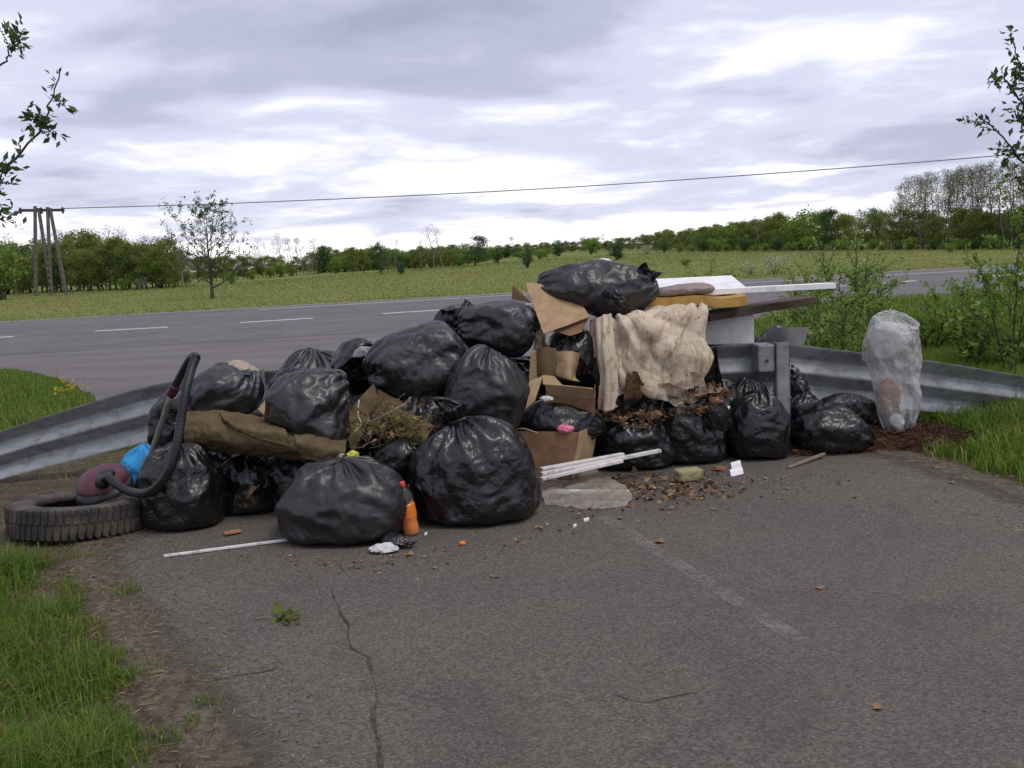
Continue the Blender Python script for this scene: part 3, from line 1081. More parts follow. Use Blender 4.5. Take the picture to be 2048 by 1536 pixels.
def blades(P, h, w, rng, lean=0.45):
    n = len(P)
    a = rng.uniform(0, 2 * math.pi, n)
    d = np.stack([np.cos(a), np.sin(a), np.zeros(n)], 1)
    s = np.stack([-np.sin(a), np.cos(a), np.zeros(n)], 1)
    hh = (h * rng.uniform(0.45, 1.25, n))[:, None]
    ww = (w * rng.uniform(0.6, 1.3, n))[:, None] if np.isscalar(w) else (w * rng.uniform(0.6, 1.3, n))[:, None]
    L = (lean * rng.uniform(0.1, 1.6, n))[:, None]
    up = np.array([0, 0, 1.0])
    m = P + up * hh * 0.55 + d * hh * L * 0.3
    t = P + up * hh * np.clip(1.0 - 0.35 * L, 0.3, 1) + d * hh * L
    V = np.stack([P - s * ww / 2, P + s * ww / 2, m - s * ww * 0.38, m + s * ww * 0.38, t], 1).reshape(-1, 3)
    k = (np.arange(n) * 5)[:, None]
    F = np.concatenate([k + np.array([[0, 1, 3]]), k + np.array([[0, 3, 2]]), k + np.array([[2, 3, 4]])])
    return V, F


def stuff(name, V, F, mat, label, cat):
    o = mk(name, V, F, mat, None, False)
    tag(o, label, cat, kind='stuff')
    return o


def scatter(n, x0, x1, y0, y1, rng):
    return np.stack([rng.uniform(x0, x1, n), rng.uniform(y0, y1, n)], 1)


def lift(P2, z=0.0):
    return np.column_stack([P2, terrain(P2[:, 0], P2[:, 1]) + z])


rng = np.random.RandomState(11)
# grass of the verge on the left, thinning to bare earth at the asphalt
P = scatter(240000, -3.6, -0.4, 1.6, 5.4, rng)
d = edge_dist(P, lw)
ins = inside(P, SPUR2)
nz = fbm(np.column_stack([P * 2.2, np.zeros(len(P))]), 3)
keep = ((~ins) | (d < 0.10 + 0.12 * nz)) & (rng.uniform(size=len(P)) < np.clip((np.where(ins, -0.3, 1) * d + 0.38 * nz - 0.09) / 0.42, 0, 1) * np.clip((5.25 - P[:, 1] + 0.3 * nz) / 0.5, 0, 1) * (0.75 + 0.5 * nz))
P = P[keep]
d = d[keep]
hgt = (0.035 + 0.15 * np.clip(d / 0.6, 0, 1)) * (1 + 0.5 * fbm(np.column_stack([P * 1.6, np.ones(len(P))]), 2))
V, F = blades(lift(P), np.maximum(hgt, 0.03), 0.0045 + 0 * hgt, rng, 0.65)
stuff('grass', V, F, GRASS, 'lush green grass on the verge in front of the old tyre', 'grass')
pick = rng.randint(0, len(P), 5200)
V, F = blades(lift(P[pick] + rng.normal(size=(5200, 2)) * 0.02), np.maximum(hgt[pick] * 1.15, 0.05), 0.003 + 0 * hgt[pick], rng, 1.1)
stuff('dead_stalks', V, F, STRAW, 'dead straw coloured stalks among the green grass before the tyre', 'grass')
wp = P[rng.randint(0, len(P), 260)]
WP = np.repeat(wp, 8, 0) + rng.normal(size=(len(wp) * 8, 2)) * 0.01
A = rng.normal(size=(len(WP), 3)) * np.array([1, 1, 0.25]) + np.array([0, 0, 0.35])
V, F = leaves(lift(WP, 0.02), 0.038, rng, 0.42, 0.1, A)
stuff('low_weeds', V, F, GRASS, 'low small leaved weeds among the grass before the tyre', 'weeds')
# sparse grass and earth round the rail end
P = scatter(26000, -5.2, -1.4, 5.2, 9.5, rng)
ins = inside(P, SPUR2)
nz = fbm(np.column_stack([P * 1.1, np.zeros(len(P)) + 4]), 3)
keep = (~ins) & (rng.uniform(size=len(P)) < np.clip(0.30 + 0.9 * nz, 0.03, 1) * 0.8)
P = P[keep]
V, F = blades(lift(P), 0.055 + 0 * P[:, 0], 0.006 + 0 * P[:, 0], rng, 0.8)
stuff('grass', V, F, GRASS, 'thin patchy grass on bare earth under the sunken rail end', 'grass')
# grass island behind the rail on the left
P = scatter(150000, -14, -2.2, 8.2, 17.5, rng)
keep = (~inside(P, SPUR2)) & (P[:, 0] > -0.62 * P[:, 1] - 1.5)
P = P[keep][:70000]
dd = edge_dist(P, lw)
V, F = blades(lift(P), 0.13 * np.clip(0.25 + dd / 0.8, 0.3, 1), 0.013 + 0 * P[:, 0], rng, 0.7)
stuff('grass', V, F, GRASS, 'green grass island between the rail and the main road', 'grass')
# tall verge grass on the right, both sides of the rail
P = scatter(200000, 2.2, 8.5, 4.2, 14.0, rng)
dd = edge_dist(P, rw)
nz = fbm(np.column_stack([P * 1.3, np.zeros(len(P)) + 8]), 3)
keep = (~inside(P, SPUR2)) & (P[:, 0] < 0.60 * P[:, 1] + 0.9) & (rng.uniform(size=len(P)) < np.clip((dd + 0.25 * nz) / 0.35, 0, 1) * np.clip(1.25 - (P[:, 1] - 5) / 16, 0.4, 1))
HX = at(1930, 900, 7.0)[0]
keep &= ~((P[:, 0] < HX) & (P[:, 1] > 6.62) & (P[:, 1] < 7.45))
P = P[keep]
dd = dd[keep]
V, F = blades(lift(P), (0.09 + 0.15 * np.clip(dd / 1.0, 0, 1)) * (1 + 0.5 * fbm(np.column_stack([P * 0.9, np.zeros(len(P))]), 2)), 0.0045 + 0.0009 * P[:, 1], rng, 0.6)
stuff('grass', V, F, GRASS, 'long rough grass on the verge at the right end of the rail', 'grass')
P = scatter(60000, 2.0, 22, 9.0, 23.5, rng)
keep = (~inside(P, SPUR2)) & (P[:, 0] < 0.62 * P[:, 1] + 1.5) & (P[:, 0] > 0.20 * P[:, 1]) & (np.array([(p - mid_road) @ rn for p in P]) < -RW - 0.5)
P = P[keep]
V, F = blades(lift(P), 0.22 + 0 * P[:, 0], 0.022 + 0 * P[:, 0], rng, 0.6)
stuff('grass', V, F, GRASS, 'rough grass between the shrubs and the main road', 'grass')
# field beyond the road
t = rng.uniform(0, 1, 110000) ** 1.5
s = rng.uniform(-75, 95, 110000)
P = mid_road[None] + rd[None] * s[:, None] + rn[None] * (0.5 + 75 * t)[:, None]
P = P[np.abs(P[:, 0]) < 0.60 * P[:, 1] + 4]
dist = P[:, 1]
V, F = blades(lift(P), 0.055 + 0.0006 * dist + 0.08 * np.clip(fbm(np.column_stack([P * 0.12, 0 * dist]), 3), 0, 1), 0.012 + 0.0007 * dist, rng, 1.1)
stuff('field_grass', V, F, FIELD, 'half dry meadow grass across the field beyond the road', 'grass')
# straw and fallen blades at the pavement edges
P = scatter(34000, -2.4, 0.1, 1.8, 5.6, rng)
d = edge_dist(P, lw)
P = P[(d < 0.45) & (rng.uniform(size=len(P)) < np.exp(-d / 0.16))]
A = rng.normal(size=(len(P), 3)) * np.array([1, 1, 0.12])
V, F = leaves(lift(P, 0.012), 0.045, rng, 0.10, 0.0, A)
P2 = scatter(9000, 1.5, 5.0, 3.5, 7.2, rng)
d2 = edge_dist(P2, rw)
P2 = P2[(d2 < 0.6) & (rng.uniform(size=len(P2)) < np.exp(-d2 / 0.2))]
A = rng.normal(size=(len(P2), 3)) * np.array([1, 1, 0.12])
V2, F2 = leaves(lift(P2, 0.012), 0.05, rng, 0.12, 0.0, A)
stuff('dry_litter', np.vstack([V, V2]), np.vstack([F, F2 + len(V)]), STRAW, 'dry straw and dead blades along the pavement edge', 'litter')


def pebbles(P, r, rng):
    n = len(P)
    O = np.array([[1, 0, 0], [0, 1, 0], [-1, 0, 0], [0, -1, 0], [0, 0, 1], [0, 0, -0.6]], float)
    J = O[None] * rng.uniform(0.6, 1.3, (n, 6, 1)) * (r * rng.uniform(0.5, 1.5, n))[:, None, None]
    J[..., 2] *= 0.65
    V = (P[:, None] + J).reshape(-1, 3)
    T = np.array([[0, 1, 4], [1, 2, 4], [2, 3, 4], [3, 0, 4], [1, 0, 5], [2, 1, 5], [3, 2, 5], [0, 3, 5]])
    F = (np.arange(n)[:, None, None] * 6 + T[None]).reshape(-1, 3)
    return V, F


Pa = scatter(18000, -2.6, 0.3, 1.8, 6.0, rng)
da = edge_dist(Pa, lw)
Pa = Pa[rng.uniform(size=len(Pa)) < np.exp(-da / 0.22) * 0.7]
Pb = scatter(7000, 0.8, 4.6, 3.2, 7.0, rng)
db = edge_dist(Pb, rw)
Pb = Pb[rng.uniform(size=len(Pb)) < np.exp(-db / 0.3) * 0.5]
Pc = np.vstack([scatter(260, -1.5, 3.2, 2.2, 6.4, rng), rng.normal(size=(420, 2)) * np.array([0.45, 0.28]) + np.array([2.25, 5.1]), rng.normal(size=(500, 2)) * np.array([0.5, 0.2]) + np.array([1.5, 6.0])])
Pd = scatter(1500, -4.5, -1.5, 5.2, 8.5, rng)
P = np.vstack([Pa, Pb, Pc, Pd])
V, F = pebbles(lift(P, 0.006), 0.0055, rng)
stuff('pebbles', V, F, STONE, 'loose pebbles and grit scattered over the old pavement', 'gravel')


# ------------------------------------------------------------------ trees
def grow(seed, H, r0, first, nb, reach, rise, levels=3, stems=1, wob=0.05, twig=3, shape=0.6):
    """-> (MB of wood, tips). H metres; reach = branch length as a share of H; rise = how steeply branches climb"""
    r = np.random.RandomState(seed)
    mb = MB()
    tips = []

    def limb(p, d, L, rad, lev):
        n = 5 if lev else 8
        P = [p]
        dd = d / np.linalg.norm(d)
        for i in range(n):
            dd = dd + r.normal(size=3) * wob * (1.0 if lev == 0 else 2.6)
            if lev:
                dd[2] += 0.05
            dd /= np.linalg.norm(dd)
            P.append(P[-1] + dd * L / n)
        P = np.array(P)
        R = rad * np.linspace(1, 0.30 if lev else 0.22, n + 1)
        if lev == 0:
            R[0] *= 1.35
        mb.tube(P, R, 6 if lev == 0 else (4 if lev == 1 else 3), False)
        if lev >= levels - 1:
            for k in range(1, n + 1):
                tips.append((P[k], dd))
            return
        cnt = nb if lev == 0 else twig
        for k in range(cnt):
            f = first + (1 - first) * ((k + r.uniform(0, 1)) / cnt) if lev == 0 else r.uniform(0.25, 1.0)
            f = min(f, 0.98)
            j = f * n
            i = int(j)
            q = P[i] * (1 - (j - i)) + P[min(i + 1, n)] * (j - i)
            a = k * 2.4 + r.uniform(-0.5, 0.5)
            if lev == 0:
                u = (f - first) / (1 - first)
                ll = H * reach * (math.sin(math.pi * (0.18 + 0.72 * u)) * shape + (1 - shape) * (1 - 0.7 * u)) * r.uniform(0.75, 1.2)
                e = rise * (0.6 + 0.6 * u)
                nd = np.array([math.cos(a), math.sin(a), e])
            else:
                ll = L * r.uniform(0.38, 0.62)
                nd = dd * 0.9 + r.normal(size=3) * 0.75
                nd[2] += 0.15
            limb(q, nd, ll, max(R[i] * (0.55 if lev == 0 else 0.6), 0.004), lev + 1)
        tips.append((P[-1], dd))
    for sidx in range(stems):
        if stems == 1:
            limb(np.zeros(3), np.array([0.02, 0, 1.0]), H * 0.93, r0, 0)
        else:
            a = sidx * 2.4
            k = r.uniform(0.12, 0.55)
            limb(np.array([math.cos(a), math.sin(a), 0]) * r.uniform(0.02, 0.12) * H * 0.4, np.array([math.cos(a) * k, math.sin(a) * k, 1.0]), H * r.uniform(0.65, 0.97), r0, 0)
    return mb, np.array([t[0] for t in tips]), np.array([t[1] for t in tips])


def tree_proto(name, seed, H, r0, leafn, leafs, mat, bark=None, spread=0.12, aspect=0.6, low=0.0, extra=None, **kw):
    mb, T, D = grow(seed, H, r0, **kw)
    r = np.random.RandomState(seed + 99)
    Vt = np.concatenate(mb.V)
    zmax = Vt[:, 2].max()
    idx = r.randint(0, len(T), leafn)
    P = T[idx] + r.normal(size=(leafn, 3)) * spread * H * np.array([1, 1, 0.8])
    P = P[P[:, 2] > low * H]
    V, F = leaves(P, leafs, r, aspect)
    root = empty(name, (0, 0, 0))
    k = H / max(zmax, V[:, 2].max())
    mk('trunk', Vt * k, mb.F, bark or BARK, root, True)
    mk('crown', V * k, F, mat, root, False)
    if extra:
        n2, s2, m2, nm = extra
        idx = r.randint(0, len(P), n2)
        V2, F2 = leaves(P[idx] + r.normal(size=(n2, 3)) * 0.02 * H, s2, r, 0.9)
        mk(nm, V2 * k, F2, m2, root, False)
    root['H'] = H
    return root


PROTO = {}


def protos(key, n, name, seed, H, r0, leafn, leafs, mat, **kw):
    PROTO[key] = [tree_proto(name, seed + 31 * j, H, r0, leafn, leafs, mat, **kw) for j in range(n)]


protos('olive', 4, 'thicket_tree', 100, 6.0, 0.09, 3400, 0.20, L_OLIVE, first=0.06, nb=15, reach=0.40, rise=0.75, spread=0.05, low=0.01)
protos('dark', 2, 'leafy_tree', 200, 6.0, 0.12, 3600, 0.20, L_DARK, first=0.10, nb=15, reach=0.36, rise=0.5, spread=0.05, low=0.04)
protos('bare', 3, 'bare_tree', 300, 8.0, 0.08, 420, 0.13, L_TAN, bark=BARKG, first=0.2, nb=16, reach=0.26, rise=1.3, spread=0.03, twig=5)
protos('slim', 4, 'slender_tree', 400, 14.0, 0.10, 900, 0.22, L_GREY, first=0.42, nb=16, reach=0.17, rise=1.6, spread=0.025, twig=4, low=0.3)
protos('wood', 4, 'woodland_tree', 500, 7.0, 0.10, 3400, 0.24, L_OLIVE, first=0.05, nb=15, reach=0.40, rise=0.8, spread=0.05, low=0.01)
protos('bush', 3, 'round_bush', 600, 3.0, 0.04, 2200, 0.15, L_DARK, first=0.08, nb=8, reach=0.32, rise=0.7, stems=6, spread=0.05, low=0.01)
protos('bbush', 3, 'green_bush', 700, 3.0, 0.04, 2000, 0.15, L_BRIGHT, first=0.08, nb=8, reach=0.32, rise=0.7, stems=6, spread=0.05, low=0.01)
protos('white', 2, 'blossom_bush', 800, 2.4, 0.03, 900, 0.10, L_SHRUB, first=0.12, nb=6, reach=0.36, rise=0.6, stems=5, spread=0.06, low=0.02, extra=(520, 0.11, L_WHITE, 'blossom'))
USED = {}
trng = random.Random(5)


def tree(key, px, base, top, label, cat='tree', group=None, v=None, wide=1.0, lean=0.0, name=None):
    p = ground(px, base)
    H = (base - top) * np.linalg.norm(p[:2]) / FPX * 1.0
    lst = PROTO[key]
    k = trng.randrange(len(lst)) if v is None else v
    src = lst[k]
    if (key, k) in USED:
        o = copy_tree(src)
    else:
        o = src
        USED[(key, k)] = 1
    s = H / src['H']
    o.location = (p[0], p[1], p[2] - 0.03)
    o.scale = (s * wide, s * wide, s)
    o.rotation_euler = (lean * 0.3, lean, trng.uniform(0, 6.28))
    tag(o, label, cat, group)
    return o


G1 = 'trees of the thicket beyond the road'
for i in range(72):
    px = -300 + i * 15 if i < 18 else -40 + (i - 18) * 8.0
    px += trng.uniform(-6, 6)
    row = i % 3
    base = 590 - px * 0.04 - row * 2.0
    tp = 499 - row * 10 + trng.choice((-12, -5, 0, 5, 12)) + trng.uniform(-5, 5) + (22 if px < 60 else 0) - (9 if 130 < px < 260 else 0)
    if 330 < px:
        tp += 14
    kind = trng.choice(('olive',) * 6 + ('wood', 'bbush', 'dark', 'bare', 'bare'))
    lab = {'olive': 'young olive green tree in the dense thicket behind the twin poles', 'wood': 'broad olive tree in the dense thicket behind the twin poles', 'dark': 'darker green tree in the dense thicket behind the twin poles', 'bbush': 'bright green bush tree in the dense thicket behind the twin poles', 'bare': 'bare pale tree in the dense thicket behind the twin poles'}[kind]
    tree(kind, px, base, tp - (10 if kind == 'bare' else 0), lab, 'tree', G1 + ', ' + kind, wide=1.25)
for px, b, tp in ((12, 588, 470), (38, 590, 478), (255, 572, 470), (300, 570, 478), (330, 570, 482), (455, 560, 492), (490, 556, 488)):
    tree('bare', px, b - 5, tp, 'thin bare tree poking out of the thicket top', 'tree', 'bare trees in the thicket')
for px, b, tp in ((320, 577, 512), (245, 581, 556), (462, 568, 540), (505, 560, 535), (540, 556, 530), (585, 553, 532), (560, 555, 520)):
    tree('bbush', px, b, tp, 'bright green bush at the foot of the thicket', 'bush', 'green bushes below the thicket')
tree('white', 285, 579, 552, 'small white flowering bush beside the thicket foot and lone tree', 'bush', v=0)
for i in range(13):
    px = 508 + i * 10 + trng.uniform(-3, 3)
    tree('bare', px, 549 + trng.uniform(-3, 3), 470 + abs(px - 580) * 0.18 + trng.uniform(-5, 8), 'pale leafless tree in the bare grove right of the lone tree', 'tree', 'bare grove trees')
for i in range(26):
    px = 395 + i * 10 + trng.uniform(-4, 4)
    tree('olive', px, 566 - i * 0.8, 515 + trng.uniform(-6, 8), 'low olive scrub tree under the bare grove', 'tree', 'scrub under the bare grove', wide=1.3)
for px, b, tp, lab in ((636, 548, 490, 'dark green tree at the right edge of the bare grove'), (661, 546, 500, 'dark leafy tree beside the grove edge tree')):
    tree('dark', px, b, tp, lab, wide=1.1)
for i in range(44):
    px = 640 + i * 10.5 + trng.uniform(-4, 4)
    tree(('olive', 'olive', 'bush', 'bbush')[trng.randrange(4)], px, float(np.interp(px, [640, 900, 1000, 1100], [547, 534, 519, 508])) - 2, float(np.interp(px, [640, 760, 900, 1000, 1100], [498, 496, 492, 490, 486])) + trng.uniform(-7, 7), 'low scrub in the long hedge line behind the field', 'scrub', 'hedge line scrub behind the field', wide=1.7)
for px, b, tp, k in ((690, 544, 508, 'bbush'), (706, 545, 492, 'olive'), (728, 546, 497, 'olive'), (672, 547, 515, 'bbush'), (829, 540, 496, 'olive'), (843, 539, 488, 'olive'), (880, 537, 500, 'olive'), (905, 535, 498, 'olive'), (862, 538, 503, 'olive'), (918, 532, 505, 'bbush'), (775, 545, 508, 'olive')):
    tree(k, px, b, tp, 'small scrubby tree in the broken hedge line at the field end', 'tree', 'scrub of the broken hedge line', wide=1.2)
tree('dark', 765, 549, 481, 'thin dark tree with two bare stems at the field edge', v=1, wide=0.75)
tree('bush', 802, 549, 519, 'small round bush alone on the grass near the thin dark tree', 'bush')
for px, tp in ((845, 478), (790, 480)):
    tree('bare', px, 541, tp, 'low leafless tree in the hedge line', 'tree', 'low bare hedge trees')
tree('bare', 868, 538, 448, 'tall reddish bare tree rising over the hedge line', v=0, wide=1.3)
tree('bare', 884, 537, 456, 'second tall bare tree, beside the tallest one', v=1, wide=1.2)
tree('dark', 950, 532, 468, 'dense dark green round tree between two bare saplings', v=0, wide=1.6)
tree('bush', 996, 526, 493, 'dark bush next to the dense round tree', 'bush', wide=1.2)
tree('slim', 1030, 514, 472, 'small pale feathery tree on the horizon', v=0, wide=1.9)
tree('bush', 1056, 536, 494, 'dark green bush standing forward on the meadow', 'bush', wide=0.95)
for px, b, tp in ((1040, 517, 500), (1078, 518, 497), (1092, 514, 495)):
    tree('bbush', px, b, tp, 'low bright bush behind the forward meadow bush', 'bush', 'low bright bushes', wide=1.5)
tree('bush', 1118, 512, 477, 'broad dark bush left of the long wood', 'bush', wide=1.5)
tree('bbush', 1182, 508, 472, 'broad bright green bush left of the long wood', 'bush', wide=1.5)
tree('bush', 1234, 520, 476, 'dark rounded bush in front of the long wood', 'bush', wide=1.3)
tree('white', 1294, 508, 486, 'white flowering bush at the foot of the long wood', 'bush', v=1, wide=1.2)
tops = ([1080, 1240, 1320, 1400, 1460, 1560, 1640, 1720, 1790, 1900, 2100], [490, 476, 462, 455, 446, 434, 420, 420, 424, 420, 415])
G2 = 'trees of the long wood on the rise'
for i in range(108):
    px = 1080 + i * 9.7 + trng.uniform(-6, 6)
    row = i % 3
    tp = float(np.interp(px, *tops)) + trng.choice((-9, -4, 0, 3, 8, 14)) + trng.uniform(-4, 4) + (0 if row == 0 else 5)
    kind = trng.choice(('wood',) * 7 + ('dark', 'bbush', 'bare', 'bare'))
    lab = {'wood': 'olive green tree in the long wood on the rise', 'dark': 'darker green tree among the olive trees of the long wood', 'bbush': 'bright green tree among the olive trees of the long wood', 'bare': 'bare pale tree sticking up out of the long wood'}[kind]
    tree(kind, px, 503 - row * 2.2 - (px - 1240) * 0.008, tp - (8 if kind == 'bare' else 0), lab, 'tree', G2 + ', ' + kind, wide=1.25)
for i in range(84):
    px = 880 + i * 8.2 + trng.uniform(-4, 4)
    b = float(np.interp(px, [880, 1000, 1100, 1240, 1600], [531, 516, 506, 501, 497]))
    tree(('wood', 'olive')[i % 2], px, b, float(np.interp(px, [880, 1000, 1100, 1240, 1330, 1420, 1560], [503, 494, 488, 477, 462, 452, 436])) + trng.uniform(-5, 6), 'small tree of the continuous far wood behind the meadow bushes', 'tree', 'far wood trees behind the meadow bushes', wide=1.5)
G3 = 'slender trees of the tall stand'
for i in range(38):
    px = 1795 + i * 7.7 + trng.uniform(-4, 4)
    tp = float(np.interp(px, [1790, 1820, 1870, 1950, 2060, 2100], [400, 366, 356, 348, 338, 336])) + trng.uniform(-8, 8)
    tree('slim', px, 497 - (i % 3) * 2.0, tp, 'tall slender grey green tree in the stand at the end of the wood', 'tree', G3, wide=1.0, lean=0.05)
for i in range(30):
    px = 1330 + i * 26 + trng.uniform(-9, 9)
    tree('bbush' if i % 3 else 'bush', px, 505 - (px - 1240) * 0.008, 478 + trng.uniform(-8, 10), 'bush along the front edge of the long wood', 'bush', 'bushes edging the long wood', wide=1.3)
tree('bbush', 1902, 504, 487, 'small round green bush alone in front of the tall stand', 'bush', wide=1.2)
tree('bbush', 1372, 530, 515, 'low green bush alone on the meadow right of the pile', 'bush', wide=2.0)
for px, b, tp, w in ((1548, 548, 506, 1.4), (1500, 552, 520, 1.2)):
    tree('white', px, b, tp, 'white flowering shrub on the meadow across the road', 'shrub', 'flowering shrubs across the road', wide=w)


# the lone tree on the grass across the road
def lone_tree():
    p = ground(425, 597)
    D = np.linalg.norm(p[:2])
    H = 205 * D / FPX
    mb, T, Dr = grow(37, H, 0.022 * H * 1.05, 0.13, 19, 0.80, 0.72, levels=4, twig=4, wob=0.045, shape=0.55)
    Vt = np.concatenate(mb.V)
    k = H / Vt[:, 2].max()
    root = empty('lone_tree', p)
    r = np.random.RandomState(4)
    sel = T[T[:, 2] > 0.30 * H]
    c = sel[r.randint(0, len(sel), 800)]
    P = np.repeat(c, 5, 0) + r.normal(size=(4000, 3)) * 0.012 * H
    V, F = leaves(P, 0.15, r, 0.6)
    mk('trunk', Vt * k + p, mb.F, BARK, root, True)
    mk('crown', V * k + p, F, L_NEAR, root, False)
    tag(root, 'lone open crowned tree with sparse dark leaves on the grass across the road', 'tree')


lone_tree()


# ------------------------------------------------------------------ shrubs and boughs close by
def leafy_path(mb, LP, LD, path, r0, r1, rng, start=0.25, step=0.035, cluster=4, jit=0.03):
    n = 26
    P = catmull(path, n)
    P[1:-1] += rng.normal(size=(n - 2, 3)) * 0.006
    mb.tube(P, np.linspace(r0, r1, n), 5)
    seg = np.linalg.norm(np.diff(P, axis=0), axis=1)
    s = np.concatenate([[0], np.cumsum(seg)])
    q = start * s[-1]
    while q <= s[-1]:
        i = min(np.searchsorted(s, q), n - 1)
        c = P[i]
        t = P[min(i + 1, n - 1)] - P[max(i - 1, 0)]
        t /= np.linalg.norm(t) + 1e-9
        out = rng.normal(size=3)
        out -= t * out.dot(t)
        out /= np.linalg.norm(out)
        for k in range(cluster):
            LP.append(c + out * rng.uniform(0.0, jit) + rng.normal(size=3) * jit * 0.4)
            LD.append(out * 1.0 + t * 0.7 + rng.normal(size=3) * 0.5)
        q += step * rng.uniform(0.5, 1.5)
    return P


def shrub(name, px, Y, top, width_px, label, cat, seed, stems=7, mat=None, leaf=0.045, dens=0.03, group=None, cluster=4):
    r = np.random.RandomState(seed)
    b = at(px, gpy(px, Y), Y)
    b[2] = 0
    H = at(px, top, Y)[2]
    W = pxm(width_px, Y) / 2
    mb, LP, LD = MB(), [], []
    for k in range(stems):
        a = k * 2.4 + r.uniform(-0.4, 0.4)
        h = H * (1.0 if k == 0 else r.uniform(0.5, 0.93))
        e = np.array([math.cos(a) * W, math.sin(a) * W, 0]) * (0.15 if k == 0 else r.uniform(0.35, 1.0))
        path = [b + e * 0.1, b + e * 0.45 + np.array([0, 0, h * 0.4]), b + e * 0.85 + np.array([0, 0, h * 0.75]), b + e + np.array([0, 0, h])]
        P = leafy_path(mb, LP, LD, path, 0.011, 0.003, r, 0.18, dens, cluster, 0.04)
        for j in range(6):
            i = r.randint(6, 24)
            d = r.normal(size=3) * np.array([1, 1, 0.5])
            d[2] = abs(d[2]) + 0.35
            d /= np.linalg.norm(d)
            L = r.uniform(0.16, 0.36) * H
            leafy_path(mb, LP, LD, [P[i], P[i] + d * L * 0.5, P[i] + d * L + np.array([0, 0, 0.03])], 0.006, 0.002, r, 0.15, dens, cluster, 0.035)
    LP, LD = np.array(LP), np.array(LD)
    ok = LP[:, 2] > 0.03
    V, F = leaves(LP[ok], leaf, r, 0.58, 0.15, LD[ok])
    root = empty(name, b)
    mb.build('stem', BARK, root, True)
    mk('leaf_mass', V, F, mat or L_SHRUB, root, False)
    tag(root, label, cat, group)
    return root


shrub('sapling_shrub', 1702, 10.2, 468, 150, 'tall leafy shrub standing behind the rail right of the guard post', 'shrub', 1, 7, dens=0.045)
shrub('sapling_shrub', 1755, 10.8, 535, 110, 'shrub half hidden behind the tall leafy shrub', 'shrub', 2, 5, dens=0.05)
shrub('sapling_shrub', 1628, 10.6, 548, 120, 'lower shrub behind the long white trim end', 'shrub', 3, 5, dens=0.05)
shrub('sapling_shrub', 1585, 12.0, 560, 90, 'thin shrub rising behind the dark plank', 'shrub', 4, 4, dens=0.05)
shrub('sapling_shrub', 1680, 9.6, 600, 150, 'low shrub spreading at the foot of the tall leafy shrub', 'shrub', 5, 7)
for k, (px, Y, tp, w) in enumerate(((1862, 11.8, 588, 110), (1915, 12.5, 560, 130), (1975, 11.8, 562, 140), (2040, 11.2, 552, 150), (2095, 12.5, 545, 150), (1950, 10.4, 612, 140), (2030, 10.2, 604, 150))):
    shrub('thicket_shrub', px, Y, tp, w, 'leafy shrub in the green thicket behind the right rail end', 'shrub', 20 + k, 7, L_SHRUB if k % 2 else L_BRIGHT, 0.055, 0.062, 'shrubs of the thicket behind the right rail end')
shrub('yellow_sapling', 2020, 9.2, 432, 170, 'yellow green sapling with thin crooked stems above the shrub thicket', 'sapling', 40, 4, L_BRIGHT, 0.055, 0.05)
shrub('yellow_sapling', 1425, 13.0, 528, 30, 'small lone sapling tip behind the white panel', 'sapling', 41, 2, L_BRIGHT, 0.05, 0.06)


def bough_tree(name, base_px, Y, trunk, boughs, label, seed, mat):
    """a tree whose trunk stands outside the picture and whose boughs reach in"""
    r = np.random.RandomState(seed)
    mb, LP, LD = MB(), [], []
    T = [at(x, y, yy) for x, y, yy in trunk]
    T[0][2] = -0.02
    mb.tube(catmull(T, 24), np.linspace(0.10, 0.035, 24), 8)
    for path, r0, st, dens in boughs:
        P = [at(x, y, yy) for x, y, yy in path]
        Q = leafy_path(mb, LP, LD, P, r0, 0.0035, r, st, dens, 3, 0.05)
        for j in range(5):
            i = r.randint(int(26 * max(st, 0.3)), 25)
            d = r.normal(size=3) * np.array([1, 0.6, 0.8])
            d[2] += 0.5
            d /= np.linalg.norm(d)
            L = r.uniform(0.06, 0.16)
            leafy_path(mb, LP, LD, [Q[i], Q[i] + d * L * 0.5, Q[i] + d * L], 0.004, 0.002, r, 0.3, dens * 1.1, 3, 0.03)
    V, F = leaves(np.array(LP), 0.054, r, 0.46, 0.0, np.array(LD))
    root = empty(name, (T[0][0], T[0][1], 0))
    mb.build('trunk', BARK, root, True)
    mk('crown', V, F, mat, root, False)
    tag(root, label, 'tree')


